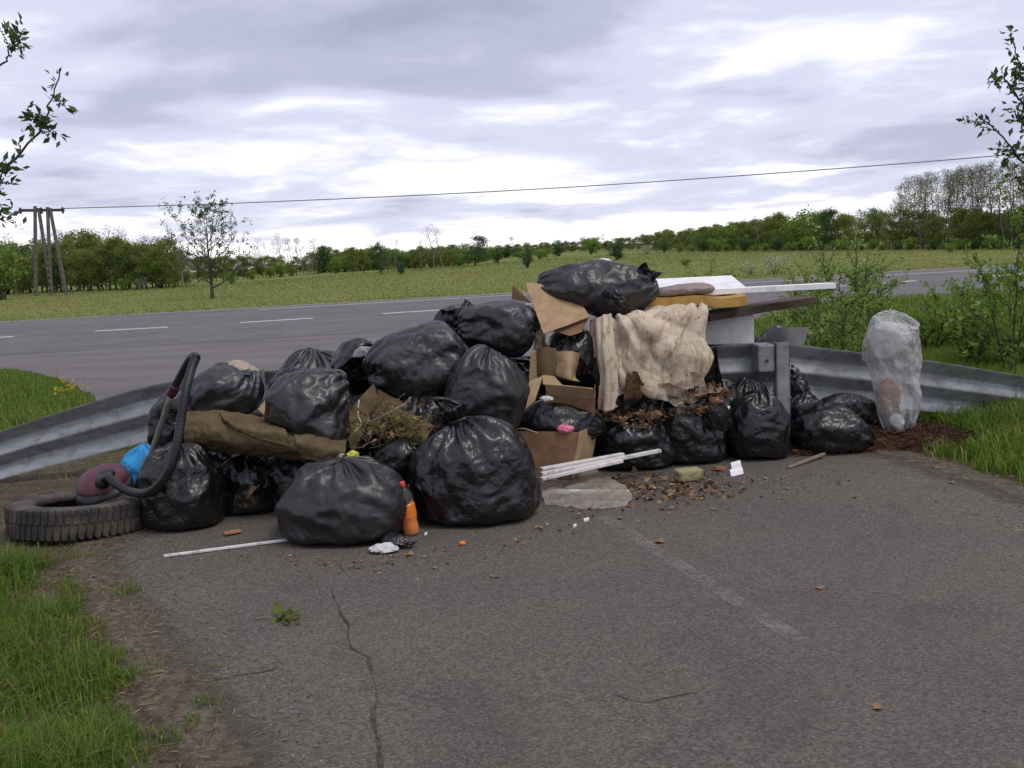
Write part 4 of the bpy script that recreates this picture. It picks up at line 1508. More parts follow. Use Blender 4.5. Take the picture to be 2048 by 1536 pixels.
bough_tree('overhanging_tree', -300, 6.0, [(-330, 1000, 5.6), (-320, 700, 5.6), (-280, 480, 5.6), (-260, 250, 5.6), (-240, 0, 5.6)],
           [([(-285, 470, 5.6), (-120, 400, 5.6), (0, 338, 5.6), (60, 285, 5.6), (95, 225, 5.6), (120, 142, 5.6)], 0.011, 0.60, 0.050),
            ([(-262, 270, 5.6), (-80, 200, 5.6), (2, 130, 5.6), (25, 80, 5.6)], 0.010, 0.86, 0.10),
            ([(-290, 560, 5.6), (-120, 450, 5.6), (-20, 400, 5.6), (8, 355, 5.6)], 0.010, 0.88, 0.08),
            ([(-300, 620, 5.6), (-120, 540, 5.6), (-30, 470, 5.6), (4, 420, 5.6)], 0.009, 0.90, 0.09)],
           'leafy bough of a roadside tree reaching over the rail end towards the twin poles', 61, L_NEAR)
bough_tree('overhanging_tree', 2300, 7.0, [(2290, 800, 6.8), (2270, 600, 6.8), (2200, 420, 6.8), (2150, 250, 6.8), (2130, 30, 6.8), (2130, -200, 6.8)],
           [([(2200, 430, 6.8), (2110, 380, 6.8), (2050, 330, 6.8), (2000, 270, 6.8), (1958, 232, 6.8)], 0.012, 0.45, 0.10),
            ([(2160, 280, 6.8), (2080, 250, 6.8), (2040, 200, 6.8), (2012, 160, 6.8), (2005, 140, 6.8)], 0.011, 0.35, 0.042),
            ([(2140, 200, 6.8), (2075, 170, 6.8), (2040, 130, 6.8), (2030, 95, 6.8)], 0.011, 0.35, 0.046),
            ([(2190, 420, 6.8), (2100, 340, 6.8), (2050, 310, 6.8), (2005, 320, 6.8)], 0.010, 0.4, 0.055),
            ([(2160, 300, 6.8), (2090, 285, 6.8), (2050, 260, 6.8), (2022, 215, 6.8)], 0.010, 0.3, 0.046),
            ([(2215, 470, 6.8), (2120, 430, 6.8), (2060, 380, 6.8), (2025, 345, 6.8)], 0.010, 0.4, 0.06)],
           'leafy bough of a tree reaching in above the right rail end', 62, L_NEAR)
tree('bbush', 6, 600, 486, 'bright young tree by the road left of the twin poles', 'tree', wide=0.9)


# ------------------------------------------------------------------ twin pole with its wire
def pole_pair():
    Yp = ground(100, 591)[1]
    b = [at(x, gpy(x, Yp), Yp) for x in (72, 104, 102, 132)]
    base = (b[0] + b[3]) / 2
    base[2] = 0
    root = empty('power_pole', base)
    tops = [at(70, 412, Yp), at(77, 416, Yp), at(95, 414, Yp), at(100, 416, Yp)]
    for q, t in zip(b, tops):
        mb = MB()
        q = np.array([q[0], Yp, 0])
        mb.tube(np.array([q, q * 0.55 + t * 0.45, t]), [0.19, 0.17, 0.15], 8)
        mb.build('pole', CONC, root)
        # cross pieces of the lattice leg
        for f in np.linspace(0.06, 0.5, 7):
            m2 = MB()
            c = q * (1 - f) + t * f
            m2.box(c + np.array([0, -0.17, 0]), (0.13, 0, 0), (0, 0.04, 0), (0, 0, 0.05))
            m2.build('rung', CONC, root)
    mb = MB()
    a, c = at(38, 421, Yp), at(128, 420, Yp)
    mb.bar(a, c, 0.22, 0.24)
    arm = mb.build('cross_arm', IRON, root)
    for f in (0.03, 0.5, 0.97):
        m = MB()
        p = a * (1 - f) + c * f
        m.tube([p + np.array([0, 0, -0.3]), p + np.array([0, 0, 0.10]), p + np.array([0, 0, 0.26])], [0.09, 0.13, 0.06], 8)
        m.build('insulator', IRON, arm)
    tag(root, 'twin concrete A frame power pole with a dark cross arm', 'power pole')
    w = [at(122, 417, Yp), at(480, 406, Yp * 0.99), at(1024, 381, Yp * 0.97), at(1500, 350, Yp * 0.95), at(2010, 310, Yp * 0.92), at(2500, 262, Yp * 0.9)]
    m = MB()
    m.tube(catmull(w, 60), 0.042, 5)
    o = m.build('power_line', WIRE, None, True)
    tag(o, 'dark overhead power line crossing the sky from the twin poles', 'cable')


pole_pair()


# ------------------------------------------------------------------ guard rail
PROF = np.array([(0, 0), (0.0, -0.02), (0.074, -0.09), (0.074, -0.13), (0.0, -0.195), (0.0, -0.22), (0.074, -0.285), (0.074, -0.325), (0.0, -0.395), (0.0, -0.415)])


def beam(path, name, parent, tilt=None):
    """path rows: (px, py of the top edge, Y, height factor)"""
    Q = np.array([[*at(x, y, Y), k] for x, y, Y, k in path])
    n = 50
    C = catmull(Q, n)
    T = np.gradient(C[:, :3], axis=0)
    T[:, 2] = 0
    T /= np.linalg.norm(T, axis=1)[:, None]
    A = np.stack([-T[:, 1], T[:, 0], 0 * T[:, 0]], 1)      # away from the camera
    V = C[:, None, :3] + PROF[None, :, 0, None] * A[:, None] + (PROF[None, :, 1] * C[:, 3:4])[..., None] * np.array([0, 0, 1.0])
    o = mk(name, V.reshape(-1, 3), grid_faces(n, len(PROF), False), GALV, parent, True)
    solid(o, 0.004)
    m = o.modifiers.new('split', 'EDGE_SPLIT')
    m.split_angle = math.radians(55)
    return o


def guard_rail():
    root = empty('guard_rail', (at(1000, 715, 7.24)[0], 7.24, 0))
    beam([(-420, 1010, 6.6, 0.55), (-200, 930, 6.95, 0.8), (0, 862, 7.15, 0.86), (150, 814, 7.22, 0.95), (300, 771, 7.24, 1.0), (430, 748, 7.24, 1.0)], 'sunken_end', root)
    beam([(415, 748, 7.248, 1.0), (800, 727, 7.248, 1.0), (1200, 704, 7.248, 1.0), (1575, 684, 7.248, 1.0)], 'beam', root)
    beam([(1545, 684, 7.256, 1.0), (1700, 702, 7.32, 1.0), (1850, 720, 7.50, 0.97), (2048, 752, 7.85, 0.92), (2300, 800, 8.3, 0.85)], 'bent_end', root)
    for px in (505, 860, 1215, 1566):
        x = at(px, 700, 7.02)
        mb = MB()
        zt = at(px, 684 + (1566 - px) * 0.0525, 7.05)[2]
        # open channel post
        for dx, dy, sx, sy in ((0, 0.0, 0.046, 0.003), (-0.046, 0.045, 0.003, 0.048), (0.046, 0.045, 0.003, 0.048)):
            mb.box((x[0] + dx, 7.02 + dy, zt / 2 - 0.1), (sx, 0, 0), (0, sy, 0), (0, 0, zt / 2 + 0.1))
        mb.build('post', GALV, root)
        mb = MB()
        mb.box((x[0] - 0.115, 7.135, zt - 0.115), (0.062, 0, 0), (0, 0.10, 0), (0, 0, 0.10))
        sp = bevel(mb.build('spacer', GALV, root), 0.01)
        for dz in (-0.03, -0.16):
            mb = MB()
            c = np.array([x[0] - 0.115, 7.035, zt - 0.10 + dz + 0.0])
            mb.tube([c, c + np.array([0, -0.012, 0])], 0.013, 6)
            mb.build('bolt', IRON, sp)
    for px, py in ((423, 748), (1000, 716), (1560, 685)):
        for du in (-9, 9):
            for z in (-0.045, -0.165, -0.245, -0.36):
                p = at(px + du, py - du * 0.05, 7.235) + np.array([0, 0, z])
                p[1] = 7.243 + 0.074 * min(1.0, {-0.045: 0.35, -0.165: 0.40, -0.245: 0.38, -0.36: 0.5}[z]) - 0.010
                mb = MB()
                mb.tube([p + np.array([0, 0.01, 0]), p + np.array([0, -0.008, 0])], 0.012, 6)
                mb.build('bolt', IRON, root)
    tag(root, 'galvanised steel guard rail across the closed lay by with both ends sunk', 'guard rail')


guard_rail()
# dandelions on the tip of the grass island
drng = np.random.RandomState(3)
for k in range(26):
    px, py = drng.uniform(110, 172), drng.uniform(758, 800)
    p = ground(px, py)
    if inside(np.array([p[:2]]), SPUR2)[0]:
        continue
    root = empty('dandelion', p)
    h = drng.uniform(0.06, 0.13)
    mb = MB()
    mb.tube([p, p + np.array([0.01, 0, h])], 0.003, 4)
    mb.build('stem', L_BRIGHT, root)
    V, F = leaves(np.repeat([p + np.array([0.01, 0, h])], 9, 0), 0.032, drng, 0.5, 0.6)
    mk('flower_head', V, F, L_YELLOW, root, False)
    tag(root, 'yellow dandelion on the tip of the grass island', 'flower', 'dandelions on the grass island')


# ------------------------------------------------------------------ the refuse heap
def film_obj(name, V, mat, parent=None, ends=(True, True)):
    P, F = close_ends(V, ends)
    return mk(name, P, F, mat, parent)


TIED = [(0.0, .05), (0.0, .6), (.06, .92), (.25, 1.0), (.5, .98), (.68, .82), (.80, .5), (.87, .2), (.90, .14), (.94, .2), (1.0, .26)]
TIEDS = [(0.0, .05), (0.0, .6), (.06, .92), (.25, 1.0), (.5, .98), (.72, .84), (.88, .48), (.95, .18), (1.0, .12)]
ROUND = [(0.0, .05), (0.0, .6), (.08, .92), (.3, 1.03), (.55, 1.0), (.78, .82), (.92, .5), (1.0, .05)]
OPENB = [(0.0, .05), (0.0, .6), (.08, .92), (.3, 1.02), (.55, 1.0), (.75, .93), (.9, .86), (1.0, .95)]
BAGN = [0]


def size_for(w, h):
    """film mesh as fine as its size asks"""
    m = int(np.clip(2 * math.pi * w / 0.012, 70, 190)) // 2 * 2
    n = int(np.clip((h + 1.6 * w) / 0.011, 44, 110)) // 2 * 2
    return n, m


def ubag(label, cx, Y, hw, top_py, prof=ROUND, mat=None, rd=None, lean=0.0, seed=None, ends=(True, True), group=None, **kw):
    """bag standing on the pavement"""
    BAGN[0] += 1
    P0 = at(cx, gpy(cx, Y), Y)
    zt = at(cx, top_py, Y)[2]
    w = pxm(hw, Y)
    d = rd or w * 0.85
    rings = [(P0[0] + pxm(lean, Y) * f ** 2, P0[1], zt * f, w * r, d * r) for f, r in prof]
    n, m = size_for(w, zt)
    V = sack_surface(rings, seed=seed or BAGN[0] * 3 + 1, zmin=0.0065, n=n, m=m, **kw)
    o = film_obj('refuse_bag', V, mat or BAG, None, ends)
    tag(o, label, 'refuse bag', group)
    return o


def rbag(label, rings, mat=None, seed=None, name='refuse_bag', cat='refuse bag', ends=(True, True), zmin=0.0065, **kw):
    """bag along a run of rings: (px, py, Y, half width px, half depth m)"""
    BAGN[0] += 1
    R = [(*at(x, y, Y), pxm(w, Y), d) for x, y, Y, w, d in rings]
    wmax = max(r[3] for r in R)
    L = sum(np.linalg.norm(np.array(a[:3]) - np.array(b[:3])) for a, b in zip(R[:-1], R[1:]))
    n, m = size_for(wmax, L)
    V = sack_surface(R, seed=seed or BAGN[0] * 3 + 1, zmin=zmin, n=n, m=m, **kw)
    o = film_obj(name, V, mat or BAG, None, ends)
    if label:
        tag(o, label, cat)
    return o


def px_sheet(name, rows, mat, label=None, cat=None, parent=None, **kw):
    C = [[at(x, y, Y) for x, y, Y in row] for row in rows]
    o = sheet(name, C, mat, parent=parent, **kw)
    if label:
        tag(o, label, cat)
    return o


def panel(name, quad, mat, thick=0.006, label=None, cat=None, parent=None, bend=0.006, seed=0, n=14, m=14, slack=1.004):
    a, b, c, d = [at(*q) for q in quad]          # a b / d c
    mid = lambda p, q: (p + q) / 2
    C = [[a, mid(a, b), b], [mid(a, d), (a + b + c + d) / 4, mid(b, c)], [d, mid(d, c), c]]
    o = sheet(name, C, mat, n, m, parent, thick, seed=seed, slack=slack, dep=bend, fine=0.0015, freq=5.0)
    if label:
        tag(o, label, cat)
    return o


# front row
b1 = ubag('big round matt black bag left of the soda bottle, white tissue at its foot', 690, 5.32, 134, 920, ROUND, BAG2, seed=5)
t = sack_surface([(*at(770, 1080, 5.06), 0.05, 0.05), (*at(795, 1085, 5.0), 0.045, 0.045), (*at(815, 1092, 4.98), 0.02, 0.02), (*at(826, 1096, 4.97), 0.035, 0.02)], 71, 30, 60, deep=0.012, zmin=0.0065)
film_obj('tied_end', t, BAG, b1)
b2 = ubag('big glossy black bag with a gathered topknot, right of the soda bottle', 957, 5.56, 127, 815, TIED, BAG, lean=-42, seed=3, gather=0.5, facet=0.45)
nk = at(905, 822, 5.56)
lp = [nk + np.array([math.cos(a) * 0.075 - 0.02, 0.02 * math.sin(2 * a), math.sin(a) * 0.028 + 0.035 - 0.03 * math.cos(a)]) for a in np.linspace(-0.6, 5.2, 14)]
lv = MB()
lv.tube(catmull(lp, 40), 0.011 + 0.004 * np.abs(np.sin(np.linspace(0, 9, 40))), 7)
lv.build('knot_loop', BAG, b2, True)
ubag('crinkled glossy black bag with pleated neck right beside the tyre', 370, 5.68, 82, 878, TIEDS, BAG, seed=8, gather=0.45, facet=0.6)
ubag('dark bag wedged between the pleated bag and the big matt bag', 500, 5.95, 66, 905, TIEDS, BAG)
ubag('dark bag under the carpet, behind the big matt bag', 580, 6.0, 60, 885, TIEDS, BAG)
ubag('dark bag buried under the left end of the carpet', 430, 6.45, 88, 885, ROUND, BAG)
rbag('small crumpled black bag between the carpet scraps and the topknot bag', [(760, 935, 5.75, 8, .02), (775, 928, 5.72, 32, .09), (805, 918, 5.7, 40, .10), (830, 915, 5.7, 30, .07), (842, 905, 5.7, 8, .02)], BAG, deep=0.02)
ubag('black bag under the small crumpled one', 800, 5.98, 62, 935, ROUND, BAG)
rbag('slack black bag hanging behind the vacuum hose', [(330, 905, 6.15, 8, .02), (335, 895, 6.15, 36, .10), (345, 855, 6.15, 48, .13), (360, 815, 6.15, 44, .11), (378, 790, 6.15, 22, .06), (385, 780, 6.15, 6, .02)], BAG)

# left part of the heap
rbag('dusty black bag on the carpet below the beige rag', [(372, 815, 6.25, 8, .03), (392, 808, 6.25, 42, .15), (432, 790, 6.25, 60, .21), (474, 778, 6.25, 54, .19), (500, 758, 6.3, 32, .12), (503, 742, 6.3, 8, .04)], BAG3, deep=0.024)
ubag('black bag against the rail behind the dusty bag', 470, 6.75, 90, 800, ROUND, BAG)
rbag('open black bag draped over the right end of the carpet', [(690, 762, 6.0, 8, .02), (680, 766, 6.0, 22, .06), (658, 778, 5.95, 52, .15), (630, 808, 5.9, 84, .21), (612, 842, 5.85, 92, .22), (606, 868, 5.85, 88, .20)], BAG3, ends=(True, True), deep=0.035, pleat=1.6)
rbag('crumpled black bag pressed against the rail above the carpet', [(545, 790, 6.5, 8, .02), (560, 780, 6.5, 26, .08), (585, 768, 6.5, 34, .10), (610, 756, 6.5, 26, .08), (625, 748, 6.5, 6, .02)], BAG, deep=0.02)
ubag('black bag behind the rail, its grey top folded flat', 640, 7.85, 100, 700, ROUND, BAG3)
rbag('torn black bag squeezed between the rail and the big upper bag', [(675, 768, 6.75, 8, .02), (695, 755, 6.75, 44, .12), (722, 728, 6.75, 56, .15), (745, 700, 6.75, 34, .10), (754, 686, 6.75, 10, .03)], BAG, deep=0.022)
ubag('black bag under the brown carpet scraps', 700, 6.45, 105, 800, ROUND, BAG)
ubag('black bag at the back against the rail left of the cardboard', 860, 6.75, 115, 740, ROUND, BAG)

# upper middle
rbag('large dusty black bag bulging out of the upper left heap', [(738, 752, 6.35, 8, .03), (752, 748, 6.35, 42, .16), (795, 734, 6.35, 72, .25), (850, 722, 6.35, 80, .28), (903, 722, 6.35, 64, .23), (934, 735, 6.35, 22, .08), (942, 738, 6.35, 10, .04)], BAG3, seed=77, deep=0.03)
ubag('dark bag in the shadow below the large dusty bag', 850, 6.15, 88, 790, ROUND, BAG)
rbag('creased black bag high in the heap beside the tan cardboard sheet', [(910, 652, 6.75, 8, .03), (926, 652, 6.75, 30, .12), (965, 652, 6.75, 50, .19), (1012, 656, 6.75, 57, .22), (1052, 662, 6.75, 46, .18), (1072, 668, 6.75, 12, .05)], BAG3, deep=0.03)
rbag('ruffled black bag end sticking up behind the creased bag', [(870, 668, 6.95, 8, .03), (890, 655, 6.95, 30, .09), (915, 640, 6.95, 32, .09), (935, 622, 6.95, 16, .05), (942, 610, 6.95, 14, .02)], BAG, deep=0.025, pleat=1.7)
rbag('smooth taut black bag above the topknot bag', [(972, 868, 6.08, 8, .03), (972, 852, 6.08, 58, .20), (973, 800, 6.08, 84, .27), (972, 748, 6.08, 78, .25), (968, 716, 6.08, 48, .15), (985, 700, 6.1, 18, .06), (1010, 695, 6.1, 10, .04)], BAG2, seed=12, deep=0.018, lump=0.04)
ubag('dark bag under the smooth taut bag', 1000, 6.5, 110, 850, ROUND, BAG)
ubag('black bag at the back under the creased bag', 1010, 6.95, 120, 705, ROUND, BAG)
rbag('glossy black bag behind the broken cartons', [(1140, 800, 6.75, 20, .06), (1140, 780, 6.75, 50, .17), (1142, 720, 6.75, 58, .19), (1140, 675, 6.75, 44, .15), (1135, 655, 6.75, 8, .03)], BAG)
ubag('black bag at the foot of the heap under the cartons', 1130, 6.85, 95, 800, ROUND, BAG)
rbag('long black bag lying on top of the whole heap', [(1072, 580, 6.95, 8, .03), (1090, 572, 6.95, 32, .13), (1140, 570, 6.95, 46, .21), (1195, 574, 6.95, 52, .24), (1245, 578, 6.95, 52, .23), (1288, 566, 6.95, 36, .16), (1306, 556, 6.95, 26, .10), (1313, 552, 6.95, 10, .04)], BAG3, seed=40, deep=0.03)
rbag('twisted black knot of film on the long top bag', [(1205, 588, 6.70, 5, .012), (1220, 583, 6.69, 13, .03), (1232, 590, 6.68, 9, .02), (1244, 605, 6.68, 11, .02), (1250, 612, 6.68, 4, .01)], BAG, name='film_knot', cat='plastic film', deep=0.008, pleat=1.7)
rbag('black bag hanging down under the long top bag', [(1195, 640, 6.9, 8, .02), (1215, 628, 6.88, 32, .09), (1235, 605, 6.86, 44, .12), (1262, 590, 6.9, 30, .08), (1285, 582, 6.9, 8, .03)], BAG)
ubag('black bag stuffed under the stained cloth', 1295, 7.0, 108, 640, ROUND, BAG, rd=0.27)
ubag('black bag behind the rail carrying the white panel', 1370, 7.95, 120, 628, ROUND, BAG)
ubag('black bag behind the rail below the white foam box', 1470, 7.95, 90, 708, ROUND, BAG)
ubag('black bag and grey board behind the rail by the post', 1545, 8.1, 52, 643, TIEDS, BAG3)

# right row
rbag('black bag lying in the wet carton below the broken boxes', [(1032, 862, 6.42, 8, .03), (1050, 850, 6.40, 34, .12), (1095, 838, 6.38, 42, .16), (1145, 840, 6.38, 42, .15), (1185, 850, 6.4, 26, .09), (1200, 856, 6.4, 8, .03)], BAG, deep=0.022)
ubag('open black bag full of dry leaves next to the white laths', 1270, 6.72, 82, 822, OPENB, BAG, rd=0.25, ends=(True, False), pleat=1.25, deep=0.026)
ubag('open black bag with dry leaves and a pale brick on top', 1378, 6.82, 80, 776, OPENB, BAG, rd=0.24, ends=(True, False), pleat=1.25, deep=0.028)
ubag('plump closed black bag standing at the guard post', 1518, 6.80, 63, 778, ROUND, BAG, rd=0.19)
ubag('dark bag between the stained cloth and the plump bag', 1436, 7.05, 46, 742, TIEDS, BAG, rd=0.12)
ubag('dark bag under the rail left of the guard post', 1500, 7.10, 44, 757, ROUND, BAG, rd=0.11)
rbag('glossy black bag lying right of the guard post', [(1584, 880, 6.9, 8, .03), (1600, 870, 6.88, 34, .11), (1645, 862, 6.85, 52, .17), (1690, 872, 6.85, 48, .16), (1725, 888, 6.85, 28, .08), (1738, 894, 6.85, 20, .03)], BAG, seed=55, deep=0.026, pleat=1.6)
rbag('black bag behind the glossy one, by the white sack', [(1625, 835, 7.12, 8, .02), (1650, 826, 7.1, 30, .10), (1700, 820, 7.1, 34, .11), (1745, 828, 7.1, 26, .09), (1765, 836, 7.1, 8, .03)], BAG, deep=0.02)
ubag('dark bag under the rail beside the guard post', 1612, 7.08, 46, 790, ROUND, BAG, rd=0.12)
ubag('dark bag behind the bent rail end', 1665, 7.85, 100, 752, ROUND, BAG)
px_sheet('film_scrap', [[(1583, 730, 7.19), (1600, 742, 7.17), (1612, 758, 7.17)], [(1580, 760, 7.15), (1603, 768, 7.10), (1625, 785, 7.12)], [(1584, 795, 7.12), (1610, 800, 7.05), (1640, 808, 7.10)], [(1590, 830, 7.08), (1622, 832, 7.02), (1655, 830, 7.08)]], BAG, 'black film scrap hanging from the rail right of the post', 'plastic film', n=40, m=34, slack=1.12, dep=0.022, slack_u=1.18)


# dry leaves lying in the open bags and on the pavement
lr = np.random.RandomState(21)


def litter(px, py, Y, w, d, n, size, label, up=0.35, dome=0.03, name='leaf_heap'):
    c = at(px, py, Y)
    u = lr.normal(size=(n, 2)) * 0.42
    P = np.column_stack([c[0] + u[:, 0] * w, c[1] + u[:, 1] * d, c[2] + dome * np.exp(-(u ** 2).sum(1) * 2) + lr.uniform(-0.02, 0.02, n)])
    V, F = leaves(P, size, lr, 0.7, up, lr.normal(size=(n, 3)) * np.array([1, 1, 0.5]))
    o = mk(name, V, F, DRYLEAF, None, False)
    tag(o, label, 'dry leaves', kind='stuff')


litter(1272, 832, 6.66, 0.26, 0.20, 420, 0.055, 'dry brown leaves in the open bag next to the laths')
litter(1378, 786, 6.74, 0.28, 0.20, 520, 0.055, 'dry brown leaves in the open bag under the pale brick')
litter(1405, 822, 6.60, 0.14, 0.05, 60, 0.045, 'dry leaves spilling over the front of the open bag', dome=0.0)
litter(1290, 850, 6.52, 0.09, 0.05, 30, 0.045, 'dry leaves on the front of the lath side bag', dome=0.0)
P2 = []
for k in range(330):
    px, py = lr.normal(1350, 75), lr.normal(978, 16)
    if 1085 < px < 1580 and 945 < py < 1040:
        p = ground(px, py)
        p[2] = 0.016
        P2.append(p)
V, F = leaves(np.array(P2), 0.045, lr, 0.65, 0.0, lr.normal(size=(len(P2), 3)) * np.array([1, 1, 0.25]))
tag(mk('leaf_litter', V, F, DRYLEAF, None, False), 'brown dead leaves strewn on the pavement round the mossy brick', 'dry leaves', kind='stuff')


def fallen_leaf(px, py, s, label, group=None):
    p = ground(px, py)
    p[2] = 0.0085
    r = lr
    a = r.uniform(0, 6.28)
    r_curl = r.uniform(-1.0, 1.0)
    n = 9
    out = []
    for i in range(n):
        f = i / (n - 1)
        w = s * 0.34 * math.sin(math.pi * min(0.97, 0.06 + 0.94 * f)) * (1 + 0.35 * math.sin(17 * f + a))
        for sgn in (-1, 0, 1):
            x, y = (f - 0.5) * s, sgn * w
            z = 0.002 + 0.22 * sgn * w * r_curl + 0.16 * s * abs(2 * f - 1) ** 2.5
            out.append([p[0] + x * math.cos(a) - y * math.sin(a), p[1] + x * math.sin(a) + y * math.cos(a), p[2] + z])
    o = mk('fallen_leaf', out, grid_faces(n, 3, False), DRYLEAF, None, True)
    tag(o, label, 'leaf', group)


for px, py, s in ((1320, 1087, .075), (990, 1157, .05), (820, 1113, .06), (1080, 1060, .05), (1880, 939, .09), (1903, 968, .05), (1640, 1180, .05), (1755, 1421, .045), (1708, 997, .05), (1262, 1015, .06), (1335, 1000, .08), (1410, 983, .07), (1460, 995, .06), (1240, 1040, .05), (1560, 1000, .045), (1430, 1022, .05), (1075, 1058, .05), (870, 1140, .035), (1575, 980, .05), (1300, 975, .07), (1395, 1000, .07)):
    fallen_leaf(px, py, s, 'single curled brown leaf lying on the pavement', 'single leaves on the pavement')


# ------------------------------------------------------------------ carpet, cloth, cartons
cp = px_sheet('carpet_roll', [
    [(362, 822, 6.2), (420, 822, 6.2), (490, 830, 6.2), (560, 842, 6.15), (640, 858, 6.1), (700, 872, 6.1)],
    [(364, 830, 5.95), (420, 828, 5.92), (490, 838, 5.90), (560, 852, 5.88), (640, 866, 5.85), (695, 880, 5.9)],
    [(368, 855, 5.80), (420, 852, 5.72), (490, 862, 5.68), (560, 872, 5.66), (640, 884, 5.66), (690, 895, 5.7)],
    [(372, 885, 5.78), (430, 884, 5.70), (500, 892, 5.66), (565, 900, 5.64), (640, 910, 5.64), (690, 918, 5.68)],
    [(380, 905, 5.92), (440, 902, 5.86), (510, 908, 5.82), (570, 915, 5.80), (640, 925, 5.76), (688, 935, 5.78)]],
    CARPET, 'dirty khaki carpet folded over the black bags left of the heap', 'carpet', n=56, m=90, thick=0.012, slack=1.06, dep=0.028, freq=6.0, seed=4)
px_sheet('carpet_flap', [[(440, 828, 5.86), (500, 838, 5.84), (560, 850, 5.82)], [(455, 845, 5.68), (515, 858, 5.64), (572, 866, 5.62)], [(480, 862, 5.64), (530, 880, 5.60), (580, 892, 5.60)]], CARPET, parent=cp, n=26, m=30, thick=0.012, slack=1.06, dep=0.018, seed=9)
px_sheet('carpet_flap', [[(580, 850, 5.84), (640, 862, 5.80), (690, 876, 5.84)], [(592, 880, 5.62), (640, 890, 5.58), (688, 900, 5.64)], [(606, 915, 5.60), (645, 922, 5.57), (680, 925, 5.62)]], CARPET, parent=cp, n=26, m=30, thick=0.012, slack=1.08, dep=0.02, seed=12)
panel('carpet_scrap', [(748, 768, 6.15), (756, 800, 6.05), (705, 912, 5.85), (688, 832, 6.0)], CARPET, 0.01, 'pointed brown carpet scrap standing up beside the dry stems', 'carpet', bend=0.02, seed=3, slack=1.02)
panel('carpet_scrap', [(758, 780, 6.15), (790, 798, 6.1), (765, 860, 5.95), (735, 862, 6.0)], CARPET, 0.01, 'narrow brown carpet scrap behind the pointed one', 'carpet', bend=0.02, seed=5, slack=1.02)
px_sheet('carpet_curl', [[(782, 795, 6.12), (812, 812, 6.10), (846, 830, 6.05), (868, 850, 6.0)], [(775, 818, 5.95), (800, 836, 5.9), (834, 852, 5.86), (858, 868, 5.82)], [(762, 850, 5.92), (790, 866, 5.86), (822, 880, 5.80), (848, 890, 5.78)], [(765, 880, 6.0), (790, 892, 5.96), (815, 902, 5.9), (838, 908, 5.88)]], CARPET, 'curled brown carpet end with dry stems spilling out', 'carpet', n=30, m=40, thick=0.012, slack=1.05, dep=0.015, seed=14)
# dry stems and weeds in the carpet
sr = np.random.RandomState(8)
wroot = empty('dry_weeds', at(790, 900, 5.8))
for k in range(26):
    a0 = at(sr.uniform(735, 830), sr.uniform(825, 885), sr.uniform(5.75, 5.85))
    dv = np.array([sr.uniform(-1, 1), sr.uniform(-.4, .1), sr.uniform(-0.2, 0.7)])
    dv /= np.linalg.norm(dv)
    L = sr.uniform(0.10, 0.26)
    m = MB()
    m.tube(catmull([a0, a0 + dv * L * 0.5 + sr.normal(size=3) * 0.02, a0 + dv * L], 10), np.linspace(0.0042, 0.0018, 10), 5)
    m.build('stalk', STRAW if k % 3 else L_BRIGHT, wroot, True)
m = MB()
m.tube(catmull([at(738, 845, 5.72), at(775, 828, 5.70), at(808, 808, 5.72)], 12), 0.006, 6)
m.build('stalk', WOOD2, wroot, True)
c = at(780, 855, 5.78)
Pn = c + sr.normal(size=(420, 3)) * np.array([0.12, 0.06, 0.055])
V, F = leaves(Pn, 0.045, sr, 0.35, 0.1)
tag(mk('dead_foliage', V, F, DRYLEAF, wroot, False), kind='stuff')
Pn = c + sr.normal(size=(90, 3)) * np.array([0.12, 0.05, 0.06]) + np.array([0, 0, 0.03])
V, F = leaves(Pn, 0.035, sr, 0.35, 0.1)
tag(mk('green_foliage', V, F, L_SHRUB, wroot, False), kind='stuff')
tag(wroot, 'tangle of dry weeds and stalks lying in the curled carpet', 'dry weeds')

